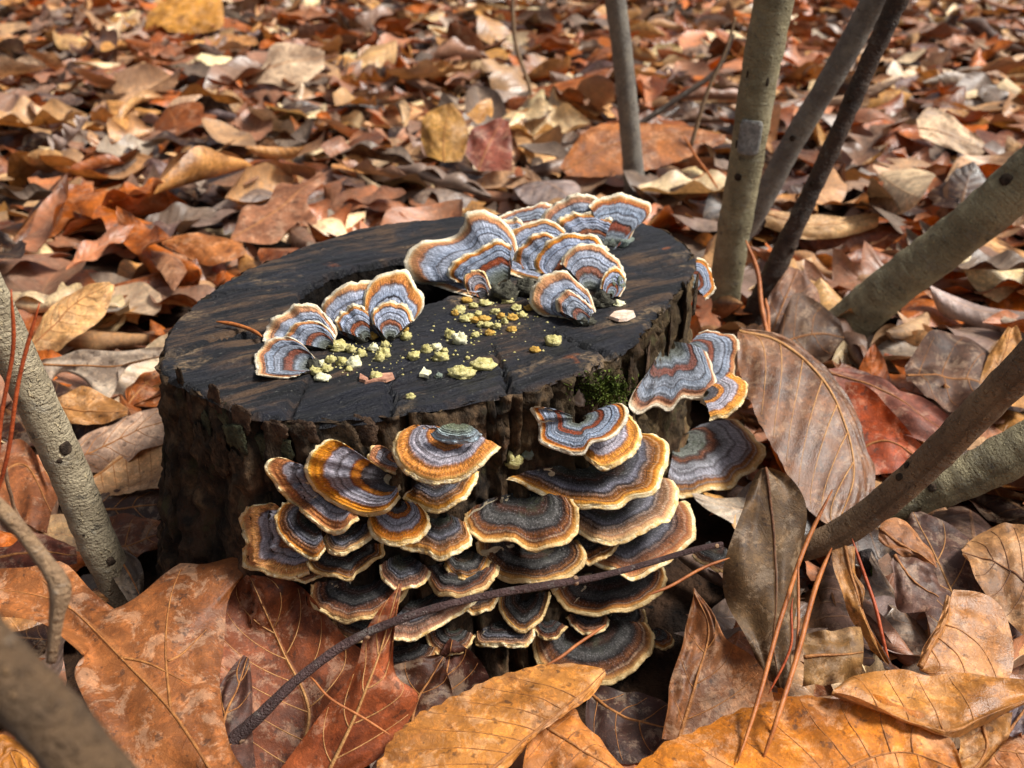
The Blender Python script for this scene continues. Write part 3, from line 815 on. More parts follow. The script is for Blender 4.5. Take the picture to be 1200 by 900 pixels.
F_('dark striped bracket crossed by the purple twig beside the pointed leaf', (492, 700),
   [(452, 742), (466, 749), (498, 742), (527, 725), (541, 713), (558, 704), (566, 692)], 'brn', az=-6, dip=16)
F_('small cup-shaped bracket hanging below the purple twig at the centre', (616, 702),
   [(586, 694), (586, 714), (598, 732), (615, 740), (632, 726), (642, 708), (644, 694)], 'dark', az=0, dip=17)
F_('short dark bracket with a crumbly edge under the cup-shaped one', (594, 728),
   [(557, 742), (560, 753), (586, 756), (612, 756), (624, 746), (626, 732)], 'brn', az=0, dip=15)
F_('small white-tipped bracket low in the centre behind a red-brown leaf tip', (532, 738),
   [(499, 742), (507, 761), (523, 767), (545, 760), (556, 744)], 'dark', az=-5, dip=16)
F_('ragged dark bracket lowest at the left, almost hidden behind brown leaves', (432, 722),
   [(388, 724), (396, 740), (420, 749), (450, 746), (466, 734)], 'dark', az=-10, dip=16)
F_('dull dark bracket at the bottom left of the centre in deep shade', (470, 755),
   [(420, 768), (440, 782), (470, 786), (502, 776), (516, 760)], 'dark', az=-6, dip=14)

F_('little black bracket filling the gap above the purple twig at lower left', (474, 652), [(446, 662), (449, 678), (468, 689), (494, 683), (504, 668)], 'brn', az=-6, dip=16)
F_('little pale-edged bracket hanging on the purple twig left of the cup-shaped one', (562, 688), [(538, 698), (544, 712), (560, 718), (578, 710), (584, 694)], 'brn', az=-2, dip=18)
F_('tiny bracket low between the cup-shaped one and the largest bottom one', (642, 728), [(626, 736), (636, 748), (652, 746), (664, 732)], 'dark', az=2, dip=16)
F_('tiny bracket at the bottom left below the flat ochre and slate one', (352, 654), [(334, 664), (342, 676), (362, 680), (380, 668)], 'brn', az=-18, dip=20)
F_('dark bracket in the gap right of the green-centred one', (690, 616), [(664, 640), (674, 652), (694, 658), (716, 648), (726, 634)], 'dark', az=4, dip=15)
F_('dark bracket in the gap left of the pale-horned black one', (540, 646), [(520, 660), (530, 672), (548, 678), (566, 670), (574, 656)], 'dark', az=-3, dip=15)
F_('narrow bracket squeezed under the broad brown-edged one at bottom right', (690, 716), [(664, 722), (672, 734), (690, 741), (708, 736), (714, 724)], 'brn', az=4, dip=15)
allv = [v for b in BR for v in b[0]]
allf = [f for b in BR for f in b[1]]
nb = len(allv)
FUNGI_BVH = BVHTree.FromPolygons(allv + [Vector(v) for v in barkV] + [Vector(v) for v in cutV],
                                 allf + [tuple(i + nb for i in f) for f in barkF] + [tuple(i + nb + len(barkV) for i in f) for f in cutF])
# green hump on the topmost front bracket, and a pale lump above the rosette
def lump(name, label, cat, px, py, wpx, hpx, mat, seed, grp=None, bvh=None, up=0.5, flat=0.8, rough=1.0):
    t = hit_t(px, py + hpx * 0.35, bvh or FUNGI_BVH) or 0.36
    p = CAM + ray(px, py + hpx * 0.35) * t
    s = t / FPX
    V = []
    n1, n2 = 13, 16
    for i in range(n1):
        ph = math.pi * i / (n1 - 1)
        for j in range(n2):
            a = 2 * math.pi * j / n2
            v = np.array([math.sin(ph) * math.cos(a), math.sin(ph) * math.sin(a), math.cos(ph)])
            k = 1.05 + rough * 0.5 * nz((v[0] * 1.3 + seed, v[1] * 1.3, v[2] * 1.3), 1.3, 4) + rough * 0.22 * noise.noise(Vector((v[0] * 3.2 + seed, v[1] * 3.2, v[2] * 3.2)))
            wq = .86 if name == 'fungus_crumb' else 1.0
            V.append(wq * np.array([v[0] * wpx / 2 * k, v[1] * wpx / 2 * k * flat, (v[2] * 0.5 + 0.28) * hpx * k]) * s)
    o = obj(name, make_mesh(name, V, grid_faces(n1, n2, True), mat), None, p)
    if label: tag(o, label, cat, grp)
    return o

F_('small hump-shaped grey-green lobe sitting on top of the topmost front bracket', (537, 497), [(506, 507), (512, 513), (526, 517), (542, 518), (556, 515), (563, 508)], 'grn', az=0, dip=42, lift=.016, dome=.55, clamp=False)
lump('fungus_lump', 'pale crinkled lump on the bark just above the rosette-like bracket', 'fungus crust', 680, 466, 17, 20, FLAKE, 8.1)
lump('fungus_ball', 'larger yellow-green ball of the pair on the bark left of the wide grey bracket', 'fungus crust', 602, 538, 19, 19, CRUMB, 1.3)
lump('fungus_ball', 'smaller browner ball of the pair on the bark left of the wide grey bracket', 'fungus crust', 618, 530, 12, 16, GREENKNOB, 5.3)

for lab, x, y, w, h, mt in [
        ('dark crumbly lump of old fungus under the long wavy bracket', 592, 342, 42, 30, CRUST), ('dark crumbly lump right of the tiny orange-rimmed bracket', 618, 338, 36, 26, CRUST), ('low grey lump under the rust-banded bracket', 640, 348, 26, 18, CRUST),
        ('grey stalk lump at the foot of the front bracket of the right-hand cluster', 683, 374, 30, 22, CRUST), ('grey ruffled lump at the right foot of the smaller overlapping bracket', 722, 336, 24, 34, GREENKNOB), ('brown-grey lump below the smaller overlapping bracket', 704, 352, 36, 22, CRUST),
        ('pale green lump at the foot of the farthest right bracket', 724, 282, 40, 20, GREENKNOB), ('grey-green stalk lump at the foot of the two joined brackets', 457, 389, 34, 26, CRUST), ('small grey lump at the foot of the lowest left bracket', 368, 427, 22, 14, CRUST), ('grey lump between the left pair of brackets', 424, 396, 18, 18, CRUST)]:
    lump('fungus_stalk', lab, 'fungus stalk', x, y, w * .72, h * .72, mt, x * .17, bvh=STUMP_BVH, rough=1.35)

# ------------------------------------------------------------------ crumbs lying on the cut face
def crumb(label, px, py, w, h, mat=CRUMB, grp=None):
    return lump('fungus_crumb', label, 'crumb', px, py, w, h, mat, px * .71 + py * .3, grp, up=.6)
pile_r = [(533, 366), (538, 362), (547, 351), (550, 370), (555, 357), (560, 367), (568, 354), (580, 364), (587, 370), (567, 373), (572, 380), (582, 382), (595, 352), (605, 360), (600, 371), (620, 360), (574, 389), (545, 373), (591, 376), (612, 368), (556, 374), (563, 380)]
def ordinal(n):
    return ('leftmost', 'second from left', 'third from left')[n] if n < 3 else '%d%s from left' % (n + 1, {1: 'st', 2: 'nd', 3: 'rd'}.get((n + 1) % 10 if n > 12 else 0, 'th'))
for i, (x, y) in enumerate(sorted(pile_r)):
    crumb(f'crumb {ordinal(i)} in the heap at the middle of the cut face', x, y, 9.5 + (i * 7) % 8, 8 + (i * 5) % 5, CRUMB if i % 3 else CRUMB_ORANGE, 'crumbs heaped at the middle of the cut face')
for lab, x, y, w, h, mt in [
        ('large cream crumb of the pair lying left of and below the middle heap', 539, 395, 20, 20, CRUMB_PALE), ('small crumb beside the large cream one below the middle heap', 527, 391, 13, 14, CRUMB),
        ('third tiny round crumb right of the large cream one', 557, 392, 11, 7, CRUMB), ('orange-pink flat crumb alone below the middle heap', 600, 385, 13, 7, CRUMB_ORANGE),
        ('round yellow crumb alone at the left of the lower scatter', 485, 416, 17, 12, CRUMB), ('pale crumb above the yellow one in the lower scatter', 500, 408, 14, 13, CRUMB),
        ('bright crumb at the top right of the lower scatter', 511, 406, 15, 10, CRUMB_PALE), ('large knobbly crumb lowest in the lower scatter', 517, 417, 20, 14, CRUMB), ('little crumb at the right of the lower scatter', 521, 410, 10, 8, CRUMB),
        ('long yellow-green crumb, left of two lying end to end near the front edge', 541, 435, 33, 14, CRUMB), ('long yellow-green crumb, right of two lying end to end near the front edge', 565, 426, 32, 14, CRUMB),
        ('minute crumb above the two long ones', 548, 419, 6, 5, CRUMB), ('small grey-green crumb left of the two long ones', 514, 440, 10, 7, GREENKNOB),
        ('small yellow crumb alone closest to the front rim', 481, 464, 13, 9, CRUMB), ('yellow crumb left of the pinkish flake on the cut face', 627, 409, 15, 8, CRUMB_ORANGE),
        ('big pale crumb on the bare black wood right of the centre', 648, 398, 22, 14, CRUMB), ('little white crumb near the right-hand flake', 725, 355, 14, 8, CRUMB_PALE)]:
    crumb(lab, x, y, w, h, mt)
pile_l = [(398, 405, 28, 14, CRUMB), (388, 420, 14, 12, CRUMB), (401, 423, 15, 13, CRUMB), (423, 413, 15, 12, CRUMB), (437, 406, 15, 12, CRUMB_PALE), (445, 418, 13, 14, CRUMB), (450, 413, 17, 15, CRUMB), (451, 403, 11, 9, CRUMB),
          (375, 425, 15, 10, CRUMB_PALE), (383, 430, 16, 13, CRUMB), (370, 434, 15, 11, CRUMB), (412, 408, 14, 12, CRUMB), (437, 393, 14, 11, CRUMB_ORANGE), (474, 385, 12, 10, CRUMB_ORANGE), (476, 393, 16, 12, CRUMB), (409, 432, 11, 7, CRUMB)]
for i, (x, y, w, h, mt) in enumerate(sorted(pile_l, key=lambda q: q[:2])):
    crumb(f'crumb {ordinal(i)} in the heap at the foot of the left-hand brackets', x, y, w * .95, h * .95, mt, 'crumbs heaped in front of the left-hand brackets')
crumb('whitest and largest crumb between the left-hand heap and the bare wood', 415, 424, 19, 16, CRUMB_PALE)
crumb('white crumb lowest of the left-hand heap, below the leftmost bracket', 378, 441, 20, 10, CRUMB_PALE)
crumb('round pale crumb alone beside the brown flake in front of the left-hand heap', 441, 440, 16, 11, CRUMB)

dg = Geo()
for i in range(260):
    k = rng.random()
    if k < .45: x, y = 570 + rng.normal(0, 34), 374 + rng.normal(0, 13)
    elif k < .8: x, y = 412 + rng.normal(0, 42), 420 + rng.normal(0, 11)
    else: x, y = 530 + rng.normal(0, 50), 415 + rng.normal(0, 18)
    t = hit_t(x, y)
    if t is None: continue
    q = CAM + ray(x, y) * t
    if abs(q[2] - H) > .003: continue
    r = rng.uniform(.0002, .0007)
    v8 = [q + r * rng.uniform(.6, 1.3) * np.array(d) for d in ((1, 0, .1), (0, 1, .2), (-1, 0, .1), (0, -1, .2), (0, 0, 1.0), (0, 0, -.3))]
    dg.add(v8, [(0, 1, 4), (1, 2, 4), (2, 3, 4), (3, 0, 4), (1, 0, 5), (2, 1, 5), (3, 2, 5), (0, 3, 5)])
tag(obj('crumb_dust', make_mesh('crumb_dust', dg.v, dg.f, CRUMB, smooth_shade=False)), 'fine yellow dust of crumbs strewn over the black cut face', kind='stuff')

def flake(label, px, py, pts, mat, up=0.0012):
    P = at_z(px, py, H)
    V = [at_z(px + a, py + b, H) - P + np.array([0, 0, 0.0006]) for a, b in pts]
    n = len(V)
    V = V + [v * 0.92 + np.array([0, 0, up]) for v in V]
    F = [tuple(range(n, 2 * n))] + [(i, (i + 1) % n, n + (i + 1) % n, n + i) for i in range(n)]
    o = obj('wood_flake', make_mesh('wood_flake', V, F, mat, smooth_shade=False), None, P)
    return tag(o, label, 'wood flake')
flake('pale pinkish wood flake lying right of the front right-hand bracket', 729, 373, [(-16, 2), (-10, -4), (2, -6), (14, -5), (16, 0), (6, 5), (-4, 6)], FLAKE)
flake('star-shaped white flake in front of the lower scatter of crumbs', 498, 440, [(-7, 3), (-4, -1), (-1, -6), (2, -2), (8, -1), (4, 2), (5, 6), (0, 4)], CRUMB_PALE)
flake('thin reddish wood flake at the left front of the cut face', 449, 447, [(-22, 6), (-8, 0), (-2, -5), (12, -6), (14, -1), (4, 3), (-6, 3)], FLAKE_RED)
flake('little brown flake at the left front of the cut face beside the round pale crumb', 427, 447, [(-6, 2), (-5, -5), (0, -2), (5, 1), (2, 4)], FLAKE_RED)

# ------------------------------------------------------------------ stems and twigs
def stem_path(pts, widths, n):
    P3 = np.array([at_y(x, y, Y) for x, y, Y in pts])
    Q = smooth(np.hstack([P3, np.array(widths, float)[:, None]]), n)
    R = np.array([q[3] * 0.5 * depth(q[:3]) / FPX for q in Q])
    return Q[:, :3], R

def stem_obj(name, label, cat, pts, widths, mat, n=70, seg=22, bump=0.05, bsc=170, grp=None, sub='bark'):
    P, R = stem_path(pts, widths, n)
    if cat in ('sapling stem', 'branch') or name == 'dark_twig':      # carry on beyond the frame
        dv = P[-1] - P[-8]; dv /= np.linalg.norm(dv)
        more = np.linspace(.02, .55, 18)
        P = np.vstack([P] + [P[-1] + dv * a + np.array([0, 0, .12 * a * a]) for a in more])
        R = np.r_[R, R[-1] * (1 - more * .5)]
    for i in range(len(R)):
        R[i] *= 1 + 0.05 * noise.noise(Vector((i * 0.21, pts[0][0], 0)))
    V, F, UV = tube(P, R, seg, bump, bsc, pts[0][0])
    base = P[0]
    o = obj(name, None, None, base)
    tag(o, label, cat, grp)
    b = obj(sub, make_mesh(sub, [v - base for v in V], F, mat, UV), o)
    return o, P, R

def knot(o, P, R, i, ang, size, mat, name='knot', label=None, sq=(1, 1, 0.5)):
    T = P[min(i + 1, len(P) - 1)] - P[i - 1]; T /= np.linalg.norm(T)
    view = P[i] - CAM; view /= np.linalg.norm(view)
    side = np.cross(T, view); side /= np.linalg.norm(side)
    front = np.cross(side, T)
    if np.dot(front, view) > 0: front = -front
    dv = front * math.cos(ang) + side * math.sin(ang)
    tv = np.cross(dv, T)
    c = P[i] + dv * R[i]
    V = []
    for a in range(9):
        ph = math.pi * a / 8
        for b in range(12):
            t = 2 * math.pi * b / 12
            v = np.array([math.sin(ph) * math.cos(t), math.sin(ph) * math.sin(t), math.cos(ph)])
            v = np.sign(v) * np.abs(v) ** 0.8
            k = 1 + 0.3 * nz((v[0] + i, v[1], v[2]), 1.6, 3)
            V.append(c + (tv * v[0] * sq[0] + T * v[1] * sq[1] + dv * v[2] * sq[2] * (.6 if name == 'knot' else 1)) * size * (.72 if name == 'knot' else 1) * k - np.array(o.location))
    b = obj(name, make_mesh(name, V, grid_faces(9, 12, True), mat), o)
    if label: b['label'] = label
    return b

KNOT = plain('knot_skin', '#2a211a', '#4e4034', 400, 0.9, 0.8, 0.001, 0.2)
SCAR = plain('pale_scar_skin', '#7c7a76', '#a8a6a0', 300, 0.85, 0.8, 0.001, 0.2, '#56524c')
BUD = plain('bud_skin', '#6a5040', '#9a7a5a', 500, 0.7)

o, P, R = stem_obj('sapling_stem', 'thickest grey-green upright stem right of the stump with a square pale scar', 'sapling stem',
                   [(838, 400, .60), (846, 360, .60), (860, 270, .595), (874, 190, .59), (888, 100, .585), (903, 20, .58), (918, -60, .575)], [39, 38, 38, 40, 43, 46, 50], BARK_GREY, 90, 26)
g2 = Geo()
i = 52
T_ = (P[i + 1] - P[i - 1]); T_ /= np.linalg.norm(T_)
vw = P[i] - CAM; vw /= np.linalg.norm(vw)
sd_ = np.cross(T_, vw); sd_ /= np.linalg.norm(sd_); fr = np.cross(sd_, T_); fr = fr if np.dot(fr, vw) < 0 else -fr
wd, ht = R[i] * 0.60, R[i] * 0.98
V = []
for k, (hh, sc_) in enumerate([(0.93, 1.06), (1.10, 1.0), (1.12, 0.85)]):
    for a in range(24):
        t = 2 * math.pi * a / 24
        cx_ = np.sign(math.cos(t)) * abs(math.cos(t)) ** 0.35 * sc_
        cy_ = np.sign(math.sin(t)) * abs(math.sin(t)) ** 0.35 * sc_
        w_ = 1 + 0.06 * noise.noise(Vector((a * .8, k, 0)))
        V.append(P[i] + sd_ * cx_ * wd * w_ + T_ * cy_ * ht * w_ + fr * R[i] * (hh - 0.16 * cx_ * cx_) - np.array(o.location))
V.append(P[i] + fr * R[i] * 1.11 - np.array(o.location))
F = grid_faces(3, 24, True) + [(48 + a, 48 + (a + 1) % 24, 72) for a in range(24)]
sc_o = obj('bark_scar', make_mesh('bark_scar', V, F, SCAR, smooth_shade=False), o)
sc_o['label'] = 'square pale grey scar'
knot(o, P, R, 43, 0.3, R[43] * .3, KNOT); knot(o, P, R, 64, -0.5, R[64] * .24, KNOT, sq=(.5, 1.5, .4)); knot(o, P, R, 65, 0.7, R[64] * .2, KNOT, sq=(.5, 1.4, .4)); knot(o, P, R, 50, .75, R[50] * .22, KNOT, sq=(.5, 1.6, .4))

o, P, R = stem_obj('sapling_stem', 'thin straight grey stem slanting up to the right, crossing behind the thickest stem', 'sapling stem',
                   [(808, 350, .70), (838, 312, .69), (880, 258, .68), (930, 165, .67), (975, 90, .66), (1020, 10, .65), (1060, -60, .64)], [25, 25, 26, 27, 28, 30, 32], BARK_GREY2, 80, 18)
knot(o, P, R, 42, 0.2, R[42] * .35, KNOT)
o, P, R = stem_obj('dark_twig', 'dark rough brown twig slanting up beside the thin grey stem', 'twig',
                   [(880, 380, .585), (898, 340, .585), (930, 268, .58), (960, 205, .575), (985, 150, .57), (1020, 70, .565), (1052, 0, .56), (1080, -60, .555)], [30, 28, 23, 21, 21, 22, 24, 26], BARK_DARK, 90, 18, 0.14, 240)
knot(o, P, R, 58, 0.3, R[58] * .45, KNOT); knot(o, P, R, 38, 0.3, R[38] * .4, KNOT); knot(o, P, R, 22, -.9, R[22] * .4, KNOT)
o, P, R = stem_obj('sapling_stem', 'thick grey-green stem leaning in from the right edge above the brown branch', 'sapling stem',
                   [(955, 415, .575), (985, 388, .57), (1040, 340, .56), (1100, 294, .55), (1160, 246, .54), (1205, 206, .535), (1290, 130, .525)], [54, 54, 53, 54, 57, 60, 66], BARK_GREY, 90, 26)
knot(o, P, R, 66, 0.5, R[66] * .34, KNOT)
o, P, R = stem_obj('fallen_branch', 'grey branch lying low at the right edge behind the brown branch', 'branch',
                   [(985, 614, .37), (1030, 596, .368), (1080, 578, .365), (1130, 560, .36), (1205, 522, .355), (1300, 470, .35)], [44, 45, 47, 50, 56, 60], BARK_GREY, 90, 26)
knot(o, P, R, 30, 0.5, R[30] * .3, KNOT); knot(o, P, R, 33, .1, R[33] * .28, KNOT)
o, P, R = stem_obj('fallen_branch', 'brown branch slanting down from the right edge towards the striped leaf', 'branch',
                   [(938, 648, .325), (952, 640, .324), (990, 622, .322), (1040, 585, .318), (1085, 545, .314), (1140, 490, .308), (1205, 425, .300), (1290, 340, .290)], [22, 30, 34, 36, 38, 40, 44, 48], BARK_BROWN, 90, 22)
knot(o, P, R, 32, 0.6, R[32] * .35, KNOT); knot(o, P, R, 35, 0.9, R[32] * .3, KNOT); knot(o, P, R, 62, -.6, R[62] * .2, BUD)
o, P, R = stem_obj('sapling_stem', 'pale grey-brown stem leaning left at the left edge of the picture', 'sapling stem',
                   [(160, 728, .315), (140, 690, .316), (110, 625, .317), (82, 555, .318), (52, 490, .318), (22, 425, .318), (-8, 360, .318), (-40, 290, .318)], [40, 41, 43, 45, 46, 46, 46, 46], BARK_TAN, 90, 26)
knot(o, P, R, 18, -.2, R[18] * .34, KNOT); knot(o, P, R, 46, -.3, R[46] * .5, KNOT, sq=(.8, 1, .4)); knot(o, P, R, 44, .2, R[46] * .2, KNOT); knot(o, P, R, 26, .5, R[26] * .1, KNOT)
stem_obj('near_branch', 'thick out-of-focus grey branch in the bottom left corner close to the camera', 'branch',
         [(-90, 690, .108), (-8, 778, .104), (38, 824, .102), (82, 872, .100), (140, 950, .096)], [84, 80, 78, 80, 84], BARK_NEAR, 60, 26)
o, P, R = stem_obj('near_twig', 'thin blurred brown twig with a kink above the near grey branch at left', 'twig',
         [(-40, 560, .185), (10, 605, .182), (50, 655, .18), (70, 688, .178), (66, 725, .176), (60, 775, .174)], [18, 18, 19, 25, 17, 12], BARK_BROWN, 60, 16)
o, P, R = stem_obj('sapling_stem', 'slim dark grey upright stem in the blurred leaves behind the stump', 'sapling stem',
         [(746, 262, .86), (744, 225, .86), (738, 150, .85), (730, 70, .84), (720, -10, .83), (712, -80, .82)], [25, 25, 24, 24, 25, 26], BARK_GREY2, 60, 18)
stem_obj('background_twig', 'thin dark bent twig crossing behind the slim background stem', 'twig',
         [(684, 215, 1.0), (688, 192, 1.0), (705, 172, 1.0), (745, 148, 1.0), (800, 112, 1.0), (840, 82, 1.0), (860, 40, 1.0)], [7, 9, 7, 7, 7, 6, 4], BARK_DARK, 50, 10)
stem_obj('background_twig', 'faint upright dry stalk in the blurred leaves at the top centre', 'twig',
         [(618, 165, 1.25), (622, 110, 1.25), (604, 50, 1.25), (600, -20, 1.25)], [4, 4, 5, 4], BARK_BROWN, 40, 8)
stem_obj('background_twig', 'thin stalk left of the thickest stem in the blurred leaves', 'twig',
         [(810, 170, .9), (828, 110, .9), (850, 60, .9), (862, 20, .9)], [5, 5, 4, 3], BARK_BROWN, 40, 8)
o, P, R = stem_obj('purple_twig', 'long purplish twig lying across the front brackets', 'twig',
         [(846, 638, .285), (815, 644, .280), (760, 660, .272), (700, 676, .262), (640, 686, .255), (560, 700, .246), (480, 722, .240), (410, 752, .236), (350, 795, .230), (305, 838, .226), (268, 872, .224)],
         [7, 7, 7, 8, 10, 9, 10, 11, 12, 15, 18], BARK_PURPLE, 120, 16, 0.08, 260)
knot(o, P, R, 38, -.9, R[38] * .75, BUD, 'bud'); knot(o, P, R, 38, .9, R[38] * .6, BUD, 'bud'); knot(o, P, R, 83, 1.2, R[83] * .7, BUD, 'bud'); knot(o, P, R, 116, 1.2, R[110] * .5, BUD, 'bud'); knot(o, P, R, 2, .2, R[2] * .8, BUD, 'bud')
o, P, R = stem_obj('rotten_stick', 'short black rotten stick with green moss below the brown branch', 'stick',
         [(1012, 646, .335), (1026, 680, .325), (1040, 720, .312), (1056, 756, .300), (1070, 784, .292)], [18, 24, 26, 30, 30], BARK_BLACK, 50, 18, 0.2, 220)
knot(o, P, R, 12, 0.2, R[12] * .8, MOSS, 'moss_patch', 'bright green moss', (.5, 1.3, .3)); knot(o, P, R, 17, .5, R[17] * .4, MOSS, 'moss_patch'); knot(o, P, R, 23, .6, R[23] * .55, FLAKE, 'lichen_patch', 'pale lichen', (.5, 1.3, .3))

# ------------------------------------------------------------------ pine needles
def needle(label, pts, w, mat=NEEDLE, n=24):
    P, R = stem_path(pts, [w * .62] * len(pts), n)
    sq_ = pts[0][0] * .13 + pts[0][1] * .07
    for i in range(n):
        P[i] = P[i] + np.array([noise.noise(Vector((i * .09, sq_, 0))), noise.noise(Vector((i * .09, sq_, 5))), 0]) * 0.0022
    R = R * np.clip(1.15 - np.linspace(-1, 1, n) ** 4 * 0.9, 0.15, 1)
    V, F, UV = tube(P, R, 7)
    o = obj('pine_needle', make_mesh('pine_needle', [v - P[0] for v in V], F, mat, UV), None, P[0])
    return tag(o, label, 'pine needle', 'dry pine needles')
needle('longest orange pine needle standing at the bottom right, its tip beside the striped leaf', [(864, 895, .205), (890, 810, .225), (918, 715, .25), (945, 640, .275), (975, 574, .29)], 9)
needle('second long orange pine needle, starting under the brown branch at bottom right', [(888, 900, .205), (912, 838, .215), (935, 760, .235), (957, 690, .255), (976, 643, .27)], 10)
needle('thin pine needle leaning close along the second long one at bottom right', [(894, 885, .212), (920, 815, .222), (934, 745, .24), (937, 655, .262)], 6)
needle('dark red pine needle beside the black rotten stick', [(1003, 632, .31), (1016, 680, .30), (1030, 730, .288), (1045, 780, .278)], 7, NEEDLE_RED)
needle('orange pine needle standing right of the thickest stem', [(874, 282, .56), (886, 320, .55), (895, 365, .53), (902, 405, .51)], 9)
needle('second pine needle close beside the one right of the thickest stem', [(899, 350, .54), (900, 372, .53), (902, 398, .515)], 7)
needle('long red pine needle at the left edge before the leaning stem', [(14, 340, .25), (10, 400, .25), (4, 470, .248), (-4, 560, .245)], 8, NEEDLE_RED)
needle('slanting red pine needle at the left edge crossing the leaning stem', [(46, 355, .252), (34, 410, .25), (22, 460, .248), (8, 530, .246), (-4, 590, .244)], 8, NEEDLE_RED)
needle('orange stalk-like needle lying on the cut face at the left', [(252, 377, .3535), (272, 380, .3515), (290, 385, .347), (308, 394, .339)], 8)
needle('orange pine needle jutting right from under the purple twig', [(760, 697, .27), (800, 676, .278), (856, 656, .285)], 6)
needle('short dry needle lying over the largest bottom bracket', [(640, 777, .232), (670, 757, .238), (708, 733, .246)], 6)
needle('small orange needle stuck across the brown leaf under the purple twig at bottom left', [(360, 795, .226), (385, 815, .222), (420, 838, .218), (456, 862, .214)], 5)
needle('thin olive stalk at the left edge below the red needles', [(4, 540, .26), (16, 575, .262), (30, 612, .265)], 7, BUD)
needle('thin needle hanging between the orange needle and the mottled upright leaf', [(905, 815, .24), (925, 760, .25), (930, 700, .262)], 5, NEEDLE_RED)
needle('faint slanting pine needle in the leaves left of the thickest stem', [(800, 158, .8), (820, 190, .8), (842, 222, .8)], 5)

# ------------------------------------------------------------------ the large leaves round the stump, one by one
HEROES = []
def dirn(az, dip):
    a, d = math.radians(az), math.radians(dip)
    return np.array([math.sin(d) * math.sin(a), -math.sin(d) * math.cos(a), math.cos(d)])

